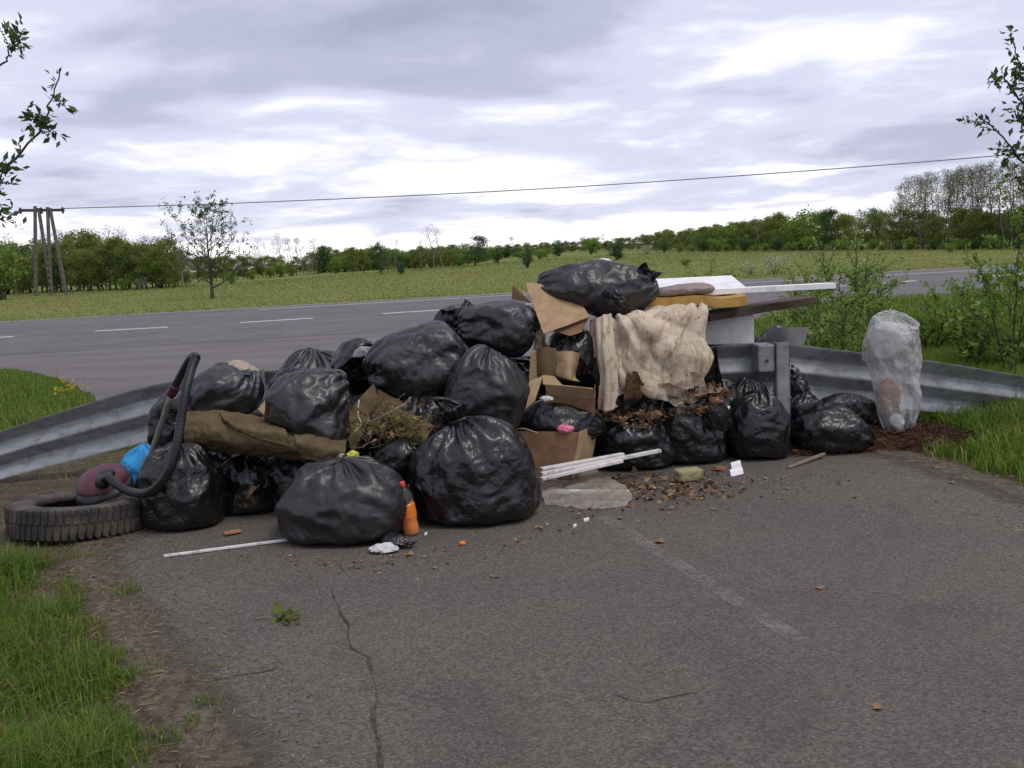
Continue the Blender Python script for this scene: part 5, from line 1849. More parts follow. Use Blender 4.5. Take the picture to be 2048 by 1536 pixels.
def draped_cloth():
    rows = [
        [(1183, 645, 7.05), (1215, 632, 7.08), (1260, 622, 7.1), (1330, 616, 7.1), (1408, 610, 7.12)],
        [(1180, 662, 6.76), (1215, 645, 6.70), (1262, 630, 6.66), (1330, 626, 6.66), (1418, 618, 6.80)],
        [(1184, 700, 6.68), (1218, 695, 6.63), (1268, 690, 6.58), (1332, 684, 6.58), (1414, 676, 6.74)],
        [(1192, 745, 6.66), (1226, 745, 6.61), (1274, 745, 6.57), (1336, 740, 6.57), (1422, 716, 6.74)],
        [(1200, 782, 6.66), (1236, 780, 6.61), (1282, 776, 6.58), (1345, 790, 6.58), (1392, 775, 6.70)],
        [(1205, 800, 6.68), (1244, 792, 6.63), (1290, 780, 6.60), (1352, 812, 6.58), (1380, 818, 6.66)]]
    n = m = 130
    C = np.array([[at(*q) for q in r] for r in rows])
    A = np.stack([catmull(C[:, j], n) for j in range(C.shape[1])], 1)
    B = np.stack([catmull(A[i], m) for i in range(n)], 0)
    v, u = np.meshgrid(np.linspace(0, 1, n), np.linspace(0, 1, m), indexing='ij')
    w0 = fbm(np.stack([u * 2.3, v * 2.3, 0 * u + 3.3], -1), 3)
    tri = lambda x: np.abs(2 * (x - np.floor(x)) - 1)
    f = 0
    wsum = 0
    for ua, va, K, ph in ((0.97, 0.02, 17.0, 0.1), (0.30, 0.0, 15.0, 0.6), (0.05, 0.05, 13.0, 0.3)):
        du, dv = u - ua, v - va
        dist = np.sqrt(du * du + dv * dv)
        phi = np.arctan2(dv + 0.04, du) / math.pi
        rid = tri(phi * K * 0.5 + ph + 0.16 * w0)
        w = np.exp(-dist * 3.2)
        f = f + w * (rid ** 1.6 - 0.4) * (0.35 + np.minimum(dist, 0.7))
        wsum = wsum + w
    f = f / wsum
    # slack swags between the caught corners
    sw = v - 0.42 * np.clip(1 - ((u - 0.66) / 0.34) ** 2, 0, 1)
    f = f + 0.30 * (tri(sw * 7.0 + 0.2 * w0) ** 1.5 - 0.4) * np.exp(-((u - 0.66) / 0.25) ** 2) * np.clip(1.2 - 2.0 * v, 0, 1)
    N = np.cross(np.gradient(B, axis=1), np.gradient(B, axis=0))
    N /= np.linalg.norm(N, axis=-1)[..., None]
    V = B + N * (0.125 * f)[..., None]
    # frayed, uneven lower hem
    V[-12:, :, 2] += (0.02 * fbm(np.stack([u * 14, 0 * u, 0 * u], -1), 3))[-12:] * np.linspace(0, 1, 12)[:, None]
    V = relax(V, 1.012, 1.012, 16, 0.005, 0.005, False, 0.3, amp=0.004, freq=26.0, seed=4)
    o = mk('stained_cloth', V.reshape(-1, 3), grid_faces(n, m, False), FLEECE)
    solid(o, 0.003)
    tag(o, 'stained beige cloth draped over the heap left of the rail', 'cloth')


draped_cloth()
px_sheet('cloth_strip', [[(1190, 640, 6.66), (1205, 632, 6.63), (1222, 628, 6.63)], [(1192, 690, 6.58), (1208, 690, 6.54), (1228, 690, 6.56)], [(1198, 750, 6.56), (1214, 750, 6.52), (1234, 750, 6.55)], [(1196, 818, 6.56), (1214, 822, 6.52), (1236, 812, 6.55)]], FLEECE, 'narrow pale cloth strip hanging beside the stained cloth', 'cloth', n=60, m=22, thick=0.004, slack=1.04, slack_u=1.15, dep=0.016, seed=16, fold=(3.0, 0.7, 0.05))
px_sheet('cloth_strip', [[(1180, 645, 6.74), (1190, 640, 6.72), (1196, 638, 6.70)], [(1180, 700, 6.66), (1190, 700, 6.62), (1198, 700, 6.62)], [(1188, 750, 6.64), (1196, 752, 6.60), (1204, 752, 6.60)], [(1190, 800, 6.64), (1198, 806, 6.60), (1206, 806, 6.60)]], PINKCL, 'pinkish cloth strip at the left edge of the stained cloth', 'cloth', n=50, m=14, thick=0.004, slack=1.04, slack_u=1.12, dep=0.012, seed=17, fold=(2.0, 0.8, 0.05))
px_sheet('rag', [[(440, 735, 6.95), (470, 722, 6.95), (500, 728, 6.95), (518, 742, 6.95)], [(445, 745, 6.72), (472, 732, 6.70), (500, 738, 6.70), (516, 755, 6.72)], [(450, 765, 6.66), (475, 762, 6.64), (500, 768, 6.62), (514, 790, 6.64)]], RAG, 'beige rag hanging over the rail behind the dusty bag', 'rag', n=34, m=44, thick=0.004, slack=1.08, dep=0.02, seed=21)
rbag('white crumpled film lump between the rail bags and the large dusty bag', [(712, 720, 6.62, 5, .02), (722, 712, 6.6, 16, .05), (738, 706, 6.6, 15, .05), (748, 702, 6.6, 4, .02)], MILKY, name='film_lump', cat='plastic film', deep=0.012)
panel('carton_strip', [(556, 770, 6.35), (566, 778, 6.35), (530, 832, 6.15), (516, 818, 6.15)], CARTON, 0.006, 'torn tan cardboard strip between two black bags above the carpet', 'cardboard', bend=0.012, seed=2)
panel('carton_sheet', [(1050, 565, 6.82), (1140, 575, 6.95), (1180, 634, 6.66), (1087, 668, 6.52)], CARTON, 0.007, 'large tan cardboard sheet under the long top bag', 'cardboard', bend=0.010, seed=6, n=20, m=20)
panel('carton_sheet', [(1098, 660, 6.62), (1178, 632, 6.70), (1164, 664, 6.60), (1140, 672, 6.56)], CARTON2, 0.006, 'folded under flap of cardboard below the tan sheet', 'cardboard', bend=0.008, seed=8)
panel('carton_corner', [(1025, 571, 6.95), (1034, 577, 6.95), (1063, 606, 6.9), (1024, 598, 6.95)], CARTON2, 0.006, 'brown cardboard corner poking out left of the tan sheet', 'cardboard', seed=9)
panel('carton_corner', [(938, 607, 7.0), (956, 610, 7.0), (945, 628, 6.95), (935, 630, 6.95)], WOOD, 0.006, 'dark board corner behind the creased bag', 'board', seed=10)


def broken_carton():
    root = empty('broken_carton', at(1110, 805, 6.45))
    # long left side, back wall with flutes, curled flap, floor flap
    panel('side_panel', [(1063, 706, 6.50), (1076, 700, 6.62), (1080, 765, 6.62), (1058, 770, 6.45)], CARTON, 0.006, parent=root, seed=1)
    V = []
    for i, f in enumerate(np.linspace(0, 1, 25)):          # fluted inner liner
        y = 697 + 58 * f
        k = 0.008 * (1 if i % 2 else -1)
        V.append([at(1074, y, 6.58) + np.array([0, k, 0]), at(1096, y - 2, 6.56) + np.array([0, k, 0]), at(1112, y, 6.52) + np.array([0, k, 0])])
    o = mk('fluted_liner', np.array(V).reshape(-1, 3), grid_faces(25, 3, False), CARTON, root, False)
    solid(o, 0.003)
    px_sheet('curled_flap', [[(1113, 703, 6.55), (1140, 703, 6.50), (1160, 706, 6.55)], [(1114, 725, 6.53), (1140, 726, 6.46), (1155, 728, 6.56)], [(1112, 750, 6.50), (1138, 756, 6.42), (1150, 752, 6.54)], [(1118, 755, 6.52), (1138, 760, 6.45), (1158, 764, 6.5)]], CARTON, parent=root, n=20, m=20, thick=0.006, slack=1.01, dep=0.006)
    panel('torn_panel', [(1060, 762, 6.40), (1086, 752, 6.40), (1070, 802, 6.30), (1040, 828, 6.25)], CARTON, 0.006, parent=root, seed=3, bend=0.014)
    panel('torn_panel', [(1085, 750, 6.42), (1108, 752, 6.42), (1130, 776, 6.36), (1086, 768, 6.36)], CARTON, 0.006, parent=root, seed=4, bend=0.014)
    tag(root, 'torn cardboard carton with fluted liner above the open low box', 'carton')
    box = empty('open_box', at(1140, 822, 6.42))
    panel('front_panel', [(1094, 790, 6.30), (1188, 796, 6.30), (1186, 835, 6.32), (1092, 835, 6.32)], CARTON2, 0.006, parent=box, seed=11)
    panel('back_panel', [(1110, 756, 6.62), (1192, 760, 6.62), (1190, 810, 6.62), (1108, 800, 6.62)], CARTON2, 0.006, parent=box, seed=12)
    panel('end_panel', [(1190, 764, 6.60), (1190, 794, 6.31), (1188, 832, 6.32), (1190, 808, 6.60)], CARTON2, 0.006, parent=box, seed=13)
    panel('end_panel', [(1108, 760, 6.60), (1092, 790, 6.31), (1090, 832, 6.32), (1106, 800, 6.60)], CARTON2, 0.006, parent=box, seed=14)
    panel('open_flap', [(1090, 768, 6.22), (1186, 777, 6.22), (1188, 797, 6.292), (1094, 791, 6.292)], CARTON, 0.006, parent=box, seed=15)
    tag(box, 'low open cardboard box with its front flap up, below the torn carton', 'box')
    wet = empty('wet_carton', at(1110, 950, 6.2))
    panel('front_panel', [(1030, 862, 6.24), (1156, 864, 6.16), (1142, 958, 6.10), (1040, 962, 6.16)], CARTON2, 0.006, parent=wet, seed=21, bend=0.012)
    panel('end_panel', [(1158, 864, 6.16), (1197, 848, 6.44), (1178, 935, 6.40), (1144, 957, 6.105)], CARTON, 0.006, parent=wet, seed=22, bend=0.01)
    tag(wet, 'wet brown carton standing behind the topknot bag', 'carton')


broken_carton()


# ------------------------------------------------------------------ boards, foam, slats
def plank(name, a, b, w, h, mat, label, cat, up=(0, 0, 1), bv=0.003):
    m = MB()
    m.bar(at(*a), at(*b), w, h, up)
    o = bevel(m.build(name, mat), bv)
    tag(o, label, cat)
    return o


panel('white_board', [(1312, 560, 8.2), (1462, 553, 8.2), (1498, 582, 7.45), (1300, 592, 7.4)], WHITE, 0.02, 'glossy white panel lying on top of the heap', 'panel', bend=0.003, n=8, m=8)
plank('white_trim', (1300, 590, 7.12), (1664, 571, 7.35), 0.13, 0.042, WHITE, 'long white plastic trim jutting out over the rail', 'trim')
plank('dark_plank', (1402, 634, 7.12), (1612, 600, 7.65), 0.20, 0.058, WOOD, 'dark wooden plank jutting out below the long white trim', 'plank', bv=0.006)
C = [[at(x, y, Y) for x, y in ((1290, 607), (1335, 605), (1385, 601), (1412, 602), (1440, 606), (1470, 604), (1494, 600))] for Y in (6.98,)]
C = [C[0], [p + np.array([0, 0.30, 0.01]) for p in C[0]], [p + np.array([0, 0.55, 0.02]) for p in C[0]]]
tag(sheet('foam_slab', C, FOAMY, 16, 60, None, 0.068, seed=3, slack=1.006, dep=0.006, fine=0.002), 'bent yellow foam slab under the white trim', 'foam')
rbag('flat grey brown cushion between the white panel and the trim', [(1312, 590, 7.1, 4, .06), (1325, 585, 7.1, 9, .10), (1370, 580, 7.12, 12, .13), (1410, 577, 7.14, 11, .12), (1424, 576, 7.15, 4, .05)], CUSH, name='cushion', cat='cushion', deep=0.01, facet=0.2)
m = MB()
c0, c1, c2 = at(1405, 632, 7.345), at(1508, 630, 7.345), at(1406, 690, 7.345)
m.box((c0 + c1) / 2 + (c2 - c0) / 2 + np.array([0, 0.14, 0]), (c1 - c0) / 2, (0, 0.14, 0), (c0 - c2) / 2)
tag(bevel(m.build('foam_box', FOAMW), 0.008), 'white foam box behind the rail beside the stained cloth', 'foam box')
panel('grey_board', [(1536, 656, 7.75), (1618, 655, 7.85), (1606, 692, 7.7), (1526, 692, 7.65)], GREYB, 0.012, 'grey board leaning behind the guard post top', 'board', bend=0.004)
rbag('white plastic lump on the back of the long top bag', [(1180, 528, 7.1, 4, .02), (1192, 526, 7.1, 8, .05), (1215, 526, 7.1, 9, .05), (1228, 530, 7.1, 3, .02)], WHITE, name='plastic_lump', cat='plastic film', deep=0.01)
plank('white_lath', (1082, 948, 5.92), (1320, 901, 6.42), 0.035, 0.022, LATH, 'longest white lath leaning on the topknot bag', 'lath')
plank('white_lath', (1082, 938, 5.97), (1246, 908, 6.32), 0.035, 0.018, LATH, 'short white lath behind the longest one', 'lath')
plank('white_lath', (1082, 958, 5.86), (1244, 922, 6.22), 0.030, 0.020, LATH, 'short white lath in front of the longest one', 'lath')
m = MB()
a, b = ground(1092, 992), ground(1258, 990)
m.bar(a + np.array([0, 0, 0.03]), b + np.array([0, 0, 0.018]), 0.04, 0.022)
tag(bevel(m.build('white_lath', LATH), 0.003), 'white lath lying flat under the dirty clear film', 'lath')
m = MB()
a, b = ground(328, 1118), ground(600, 1082)
m.bar(a + np.array([0, 0, 0.016]), b + np.array([0, 0, 0.016]), 0.020, 0.014)
tag(bevel(m.build('white_lath', LATH), 0.003), 'thin white lath on the ground below the pleated bag', 'lath')
m = MB()
a, b = ground(1576, 940), ground(1648, 916)
m.bar(a + np.array([0, 0, 0.016]), b + np.array([0, 0, 0.03]), 0.03, 0.015)
tag(bevel(m.build('stick', WOOD2), 0.003), 'flat grey stick on the pavement in front of the guard post', 'stick')
m = MB()
a, b = ground(448, 1074), ground(482, 1068)
m.bar(a + np.array([0, 0, 0.02]), b + np.array([0, 0, 0.02]), 0.05, 0.012)
tag(bevel(m.build('wood_chip', TERRA), 0.003), 'tan wood chip under the pleated bag', 'wood chip')
# dirty clear film on the ground
g0 = lambda x, y, z: ground(x, y) + np.array([0, 0, z])
C = [[g0(1084, 962, .13), g0(1130, 958, .10), g0(1185, 960, .07), g0(1235, 975, .04)],
     [g0(1082, 985, .09), g0(1135, 982, .06), g0(1195, 982, .05), g0(1255, 986, .03)],
     [g0(1086, 1002, .04), g0(1140, 1003, .03), g0(1200, 1005, .03), g0(1262, 1002, .02)],
     [g0(1092, 1012, .012), g0(1140, 1018, .012), g0(1195, 1022, .012), g0(1250, 1016, .012)]]
tag(sheet('clear_film', C, DIRTYPE, 40, 54, None, 0.0, seed=31, slack=1.07, dep=0.02, zmin=0.009), 'dirty clear plastic film on the pavement right of the topknot bag', 'plastic film')

# white sack over the rail
ws = rbag('milky white sack slumped in front of the bent rail end', [(1806, 856, 6.98, 6, .02), (1800, 846, 6.98, 30, .07), (1800, 815, 6.98, 44, .10), (1800, 770, 6.98, 48, .11), (1792, 725, 7.0, 52, .12), (1780, 690, 7.0, 56, .13), (1780, 650, 7.0, 60, .13), (1783, 634, 7.0, 54, .10), (1786, 628, 7.0, 14, .03)], MILKY, name='white_sack', cat='sack', facet=0.9, nfac=30, deep=0.028, slack=1.035, sq=2.6, gather=0.55, lump=0.05, fine=0.006, cells=5.0)
V = sack_surface([(*at(1780, 835, 7.02), .01, .01), (*at(1778, 820, 7.02), .06, .05), (*at(1776, 790, 7.02), .08, .06), (*at(1772, 765, 7.02), .05, .05), (*at(1770, 755, 7.02), .01, .01)], 91, 30, 50, deep=0.01)
film_obj('dark_contents', V, TERRA, ws)
V = sack_surface([(*at(1785, 715, 7.04), .01, .01), (*at(1783, 705, 7.04), .13, .07), (*at(1780, 670, 7.04), .15, .09), (*at(1780, 648, 7.04), .14, .08), (*at(1780, 640, 7.04), .02, .02)], 93, 36, 60, deep=0.015)
film_obj('pale_contents', V, PAPER, ws)
V = sack_surface([(*at(1800, 858, 6.93), .02, .02), (*at(1797, 850, 6.93), .05, .05), (*at(1793, 838, 6.95), .055, .05), (*at(1790, 830, 6.97), .02, .02)], 94, 20, 44, deep=0.008)
film_obj('paper_roll', V, PAPER, ws)


# heap of rusty twigs at the right
def rusty_heap():
    r = np.random.RandomState(5)
    xs, ys = np.linspace(0, 1, 60), np.linspace(0, 1, 24)
    X0, X1 = at(1560, 900, 7.0)[0], at(1950, 900, 7.0)[0]
    V = []
    for v in ys:
        for u in xs:
            x, y = X0 + (X1 - X0) * u, 6.72 + 0.62 * v
            h = 0.20 * math.sin(math.pi * v) ** 0.7 * np.clip(math.sin(math.pi * (0.05 + 0.93 * u)), 0, 1) ** 0.6
            h *= 0.75 + 0.55 * fbm(np.array([[x * 4, y * 4, 1.0]]), 3)[0]
            V.append([x, y + 0.05 * math.sin(u * 5), max(h, 0.0) - 0.01])
    V = np.array(V)
    root = empty('debris_heap', ((X0 + X1) / 2, 7.0, 0))
    tag(mk('mound', V, grid_faces(24, 60, False), SOIL, root), kind='stuff')
    P = V[r.randint(0, len(V), 5200)] + r.normal(size=(5200, 3)) * np.array([0.02, 0.02, 0.012]) + np.array([0, 0, 0.012])
    P[:, 2] = np.maximum(P[:, 2], 0.01)
    A = r.normal(size=(len(P), 3)) * np.array([1, 0.7, 0.35])
    LV, LF = leaves(P, 0.075, r, 0.09, 0.05, A)
    tag(mk('twigs', LV, LF, TWIGS, root, False), kind='stuff')
    tag(root, 'low heap of rusty brown twigs and needles under the white sack', 'debris')


rusty_heap()


# ------------------------------------------------------------------ tyre
def lathe(prof, k, squash=(1, 1, 1)):
    prof = np.asarray(prof, float)
    a = np.arange(k) * 2 * math.pi / k
    V = np.stack([prof[:, None, 0] * np.cos(a)[None], prof[:, None, 0] * np.sin(a)[None], np.repeat(prof[:, 1, None], k, 1)], -1)
    return V * np.array(squash)


def tyre():
    c = at(163, gpy(163, 5.70), 5.70)
    R, W = 0.415, 0.178
    rot = Matrix.Rotation(math.radians(-3.2), 3, 'X') @ Matrix.Rotation(math.radians(1.5), 3, 'Y')
    rotn = np.array(rot)
    off = np.array([c[0], 5.70, 0.012])
    root = empty('truck_tyre', off)
    prof = [(R * 0.60, 0.035), (R * 0.62, 0.012), (R * 0.74, 0.0), (R * 0.88, 0.006), (R * 0.955, 0.03), (R * 0.965, W / 2), (R * 0.955, W - 0.03), (R * 0.88, W - 0.006), (R * 0.74, W), (R * 0.62, W - 0.012), (R * 0.60, W - 0.035), (R * 0.64, W - 0.05), (R * 0.86, W - 0.03), (R * 0.90, W / 2), (R * 0.86, 0.03), (R * 0.64, 0.05), (R * 0.60, 0.035)]
    V = lathe(catmull(prof, 64), 72, (1, 0.88, 1))
    mk('carcass', V.reshape(-1, 3) @ rotn.T + off, grid_faces(64, 72, True), RUBBER, root)
    n = 58
    for k in range(n):                                       # each tread lug
        for row, (z0, z1) in enumerate(((0.016, 0.082), (0.094, 0.160))):
            a = (k + 0.5 * row) * 2 * math.pi / n
            m = MB()
            ca, sa = math.cos(a), math.sin(a)
            rad, tan = np.array([ca, sa, 0]), np.array([-sa, ca, 0])
            cc = rad * R * 0.972 + np.array([0, 0, (z0 + z1) / 2])
            m.box(cc, rad * 0.007, tan * 0.0165 + np.array([0, 0, 0.004]), np.array([0, 0, (z1 - z0) / 2]) + tan * 0.004)
            sh = rad * R * 0.925 + np.array([0, 0, W - 0.018 if row else 0.018])
            m.box(sh, rad * 0.030, tan * 0.011, np.array([0, 0, 0.012]))
            P = np.concatenate(m.V) * np.array([1, 0.88, 1])
            mk('tread_lug', P @ rotn.T + off, m.F, RUBBER, root, False)
    tag(root, 'worn truck tyre lying flat at the left end of the heap', 'tyre')
    px_sheet('rubber_flap', [[(150, 1040, 5.66), (200, 1008, 5.72), (250, 992, 5.78), (302, 985, 5.82)], [(160, 1046, 5.60), (205, 1026, 5.64), (252, 1010, 5.68), (305, 1004, 5.72)], [(172, 1048, 5.60), (212, 1042, 5.60), (256, 1030, 5.62), (306, 1024, 5.66)]], RUBBER, 'grey rubber flap bent across the hole of the tyre', 'rubber flap', n=14, m=40, thick=0.008, slack=1.005, dep=0.004)


tyre()


# ------------------------------------------------------------------ vacuum cleaner
def blob(c, rx, ry, rz, e=2.6, n=24, m=36, R=None, cut=None):
    a = np.arange(m) * 2 * math.pi / m
    b = np.linspace(-math.pi / 2, math.pi / 2, n)
    f = lambda t: np.sign(t) * np.abs(t) ** (2 / e)
    V = np.stack([np.outer(f(np.cos(b)), f(np.cos(a))) * rx, np.outer(f(np.cos(b)), f(np.sin(a))) * ry, np.repeat(f(np.sin(b))[:, None], m, 1) * rz], -1)
    if cut is not None:
        V[..., 2] = np.clip(V[..., 2], cut[0], cut[1])
    P = V.reshape(-1, 3)
    if R is not None:
        P = P @ np.array(R).T
    return P + c, grid_faces(n, m, True)


def vacuum():
    c = at(208, 972, 6.02)
    root = empty('vacuum_cleaner', (c[0], c[1], 0.1))
    Rm = Matrix.Rotation(math.radians(20), 3, 'Z') @ Matrix.Rotation(math.radians(-14), 3, 'Y') @ Matrix.Rotation(math.radians(12), 3, 'X')
    P, F = blob(c + np.array([0, 0, 0.01]), 0.160, 0.19, 0.100, 2.5, R=Rm, cut=(0.0, 1))
    sh = mk('shell', P, F, MAROON, root)
    P, F = blob(c + np.array([0, 0, -0.02]), 0.178, 0.21, 0.072, 2.8, R=Rm)
    mk('bumper', P, F, BLACKP, root)
    P, F = blob(c + np.array([0.055, -0.08, 0.085]), 0.055, 0.05, 0.035, 2.5, R=Rm)
    mk('air_grille', P, F, BLACKP, sh)
    for s in (-1, 1):
        w = lathe([(0.0, -0.016), (0.05, -0.016), (0.062, -0.008), (0.062, 0.008), (0.05, 0.016), (0.0, 0.016)], 24).reshape(-1, 3)
        w = w @ np.array(Matrix.Rotation(math.pi / 2, 3, 'Y')).T @ np.array(Rm).T + c + np.array([s * 0.165, 0.06, -0.05])
        mk('wheel', w, grid_faces(6, 24, True), BLACKP, root)
    P, F = blob(at(205, 963, 5.84), 0.042, 0.05, 0.042, 2.4, 14, 20)
    mk('hose_socket', P, F, BLACKP, root)
    path = [at(*q) for q in ((206, 962, 5.84), (216, 955, 5.76), (232, 968, 5.70), (262, 984, 5.64), (300, 983, 5.46), (334, 950, 5.36), (352, 900, 5.36), (362, 840, 5.42), (372, 780, 5.48), (384, 735, 5.57), (391, 718, 5.60))]
    H = catmull(path, 300)
    m = MB()
    m.tube(H, 0.0255 + 0.0009 * (np.arange(300) % 4 < 2), 12)
    m.build('hose', BLACKP, root, True)
    m = MB()
    m.tube(catmull([at(392, 716, 5.60), at(388, 713, 5.63), at(378, 722, 5.66), at(362, 750, 5.70), at(350, 772, 5.73)], 24), np.linspace(0.027, 0.023, 24), 12)
    m.build('bent_handle', BLACKP, root, True)
    m = MB()
    m.tube(catmull([at(351, 770, 5.73), at(345, 784, 5.745), at(341, 792, 5.75)], 8), [0.029, 0.031, 0.031, 0.030, 0.030, 0.029, 0.027, 0.026], 12)
    m.build('joint_collar', MAROON, root, True)
    m = MB()
    m.tube(catmull([at(342, 790, 5.75), at(312, 880, 5.82), at(278, 970, 5.92)], 12), 0.0175, 12)
    m.build('wand_tube', STEEL, root, True)
    m = MB()
    m.tube(catmull([at(289, 938, 5.89), at(276, 974, 5.93)], 4), 0.024, 10)
    m.build('wand_sleeve', BLACKP, root, True)
    tag(root, 'maroon vacuum cleaner with black hose standing up, dumped by the tyre', 'vacuum cleaner')


vacuum()
ubag('bright blue plastic bag behind the vacuum wand', 298, 6.5, 54, 890, ROUND, BLUE, rd=0.12, deep=0.022)


# ------------------------------------------------------------------ soda bottle
def bottle():
    b = at(824, gpy(824, 5.24), 5.24)
    root = empty('soda_bottle', (b[0], 5.24, 0.008))
    o = np.array([b[0], 5.24, 0.008])
    tilt = np.array(Matrix.Rotation(math.radians(-7), 3, 'Y') @ Matrix.Rotation(math.radians(4), 3, 'X'))
    s = 1.0
    prof = [(0.004, 0.0), (0.040, 0.0), (0.047, 0.010), (0.047, 0.05), (0.044, 0.075), (0.047, 0.10), (0.0475, 0.17), (0.046, 0.195), (0.040, 0.225), (0.028, 0.252), (0.0145, 0.272), (0.0135, 0.288)]
    V = lathe(catmull(prof, 60), 32)
    mk('body', V.reshape(-1, 3) @ tilt.T * s + o, grid_faces(60, 32, True), PET, root)
    V = lathe([(0.002, 0.004), (0.038, 0.004), (0.0445, 0.012), (0.0445, 0.05), (0.0415, 0.075), (0.0445, 0.10), (0.0445, 0.178), (0.002, 0.178)], 32)
    mk('soda', V.reshape(-1, 3) @ tilt.T * s + o, grid_faces(8, 32, True), SODA, root)
    V = lathe([(0.0482, 0.105), (0.0486, 0.12), (0.0486, 0.165), (0.0482, 0.175)], 32)
    mk('paper_label', V.reshape(-1, 3) @ tilt.T * s + o, grid_faces(4, 32, True), ORANGE, root)
    V = lathe([(0.0165, 0.276), (0.0172, 0.280), (0.0172, 0.300), (0.015, 0.304), (0.001, 0.304)], 24)
    mk('cap', V.reshape(-1, 3) @ tilt.T * s + o, grid_faces(5, 24, True), REDCAP, root)
    tag(root, 'orange soda bottle with a red cap wedged between the two big bags', 'bottle')


bottle()


# ------------------------------------------------------------------ small things
def brick(px, py, Y, w, d, h, rz, mat, label, tilt=0.0, z=None):
    c = at(px, py, Y)
    if z is not None:
        c[2] = z + h / 2
    R = np.array(Matrix.Rotation(rz, 3, 'Z') @ Matrix.Rotation(tilt, 3, 'Y'))
    n = 7
    t = np.linspace(-1, 1, n)
    V, F = [], []
    for ax in range(3):
        for sg in (-1, 1):
            b = len(V)
            for i in t:
                for j in t:
                    p = np.zeros(3)
                    p[ax] = sg
                    p[(ax + 1) % 3] = i
                    p[(ax + 2) % 3] = j
                    V.append(p)
            f = grid_faces(n, n, False) + b
            F += [tuple(q if sg > 0 else q[::-1]) for q in f]
    V = np.array(V)
    q = V / (np.abs(V) ** 9).sum(1)[:, None] ** (1 / 9.0)
    P = q * np.array([w, d, h]) / 2
    P = P * (1 + 0.10 * fbm(P * 30 + px, 3))[:, None]
    o = mk('brick', P @ R.T + c, F, mat)
    m_ = o.modifiers.new('weld', 'WELD')
    m_.merge_threshold = 0.0008
    tag(o, label, 'brick')
    return o


yb = ground(1378, 966)[1]
brick(1377, 950, yb + 0.04, 0.17, 0.10, 0.078, 0.18, BRICK, 'mossy yellow brick on the pavement among dead leaves', z=0.008)
brick(1381, 800, 6.66, 0.10, 0.09, 0.07, 0.5, BRICK2, 'pale brick half sunk in the leaves of the open bag', tilt=0.5)


def crumple(name, px, py, Y, w, h, d, mat, label, cat, seed, n=24, m=36, deep=0.014, zmin=0.0065):
    o = rbag(label, [(px - w, py, Y, 2, .01), (px - w * 0.6, py, Y, h * 0.8, d * 0.8), (px, py, Y, h, d), (px + w * 0.6, py, Y, h * 0.8, d * 0.8), (px + w, py, Y, 2, .01)], mat, seed=seed, name=name, cat=cat, deep=deep, lump=0.25, slack=1.12, zmin=zmin)
    return o


crumple('tissue', 770, 1106, 4.93, 30, 20, 0.05, PAPER, 'crumpled white tissue at the foot of the big matt bag', 'tissue', 3)
crumple('wrapper', 1130, 857, 6.18, 17, 8, 0.03, PINK, 'pink crumpled wrapper on the edge of the wet carton', 'wrapper', 5)
crumple('wrapper', 1316, 776, 6.66, 24, 9, 0.05, YELLOW, 'yellow crumpled wrapper on the open leaf bag', 'wrapper', 6)
crumple('wrapper', 705, 911, 5.55, 13, 9, 0.03, LIME, 'lime yellow wrapper behind the big matt bag', 'wrapper', 7)
crumple('paper_scrap', 1093, 797, 6.24, 14, 6, 0.03, PAPER, 'white paper scrap below the open box', 'paper', 8)
crumple('paper_scrap', 683, 912, 5.56, 7, 6, 0.02, RAG, 'beige scrap beside the lime wrapper', 'paper', 9)
crumple('foil_scrap', 941, 738, 6.20, 5, 4, 0.02, PAPER, 'tiny white scrap stuck on the large dusty bag', 'paper', 10)
for px, py, a, b, mat, lab in ((1473, 932, 20, 10, WHITE, 'white tile piece leaning beside the plump bag'), (1474, 945, 26, 8, WHITE, 'broken white tile lying flat before the plump bag'), (1248, 985, 0, 0, None, '')):
    if mat is None:
        continue
    p = ground(px, py + 8)
    m = MB()
    m.box(p + np.array([0, 0.01, 0.03]), (pxm(a, p[1]) / 2, 0, 0.008), (0, 0.012, 0.008), (0, 0.008, pxm(b, p[1]) / 2))
    tag(bevel(m.build('tile_piece', mat), 0.002), lab, 'tile')
p = ground(1440, 944)
m = MB()
m.box(p + np.array([0, 0.01, 0.024]), (0.035, 0.01, -0.008), (-0.01, 0.025, 0), (0.004, 0, 0.012))
tag(bevel(m.build('terracotta_shard', TERRA), 0.003), 'reddish terracotta shard right of the mossy brick', 'shard')
p = ground(925, 1093)
V, F = blob(p + np.array([0, 0, 0.018]), 0.018, 0.015, 0.012, 2.0, 10, 14)
tag(mk('orange_peel', V, F, ORANGE), 'small orange peel bit before the topknot bag', 'peel')
for px, py, w in ((1068, 890, 0), (1173, 1044, .03), (1150, 1056, .018), (852, 1072, .014), (1245, 987, 0)):
    if not w:
        continue
    p = ground(px, py)
    m = MB()
    m.box(p + np.array([0, 0, 0.014]), (w / 2, 0.004, 0.002), (0, w / 3, 0.001), (0, 0, 0.006))
    tag(m.build('white_chip', WHITE), 'small white plastic chip on the pavement by the clear film', 'chip', 'white chips on the pavement')


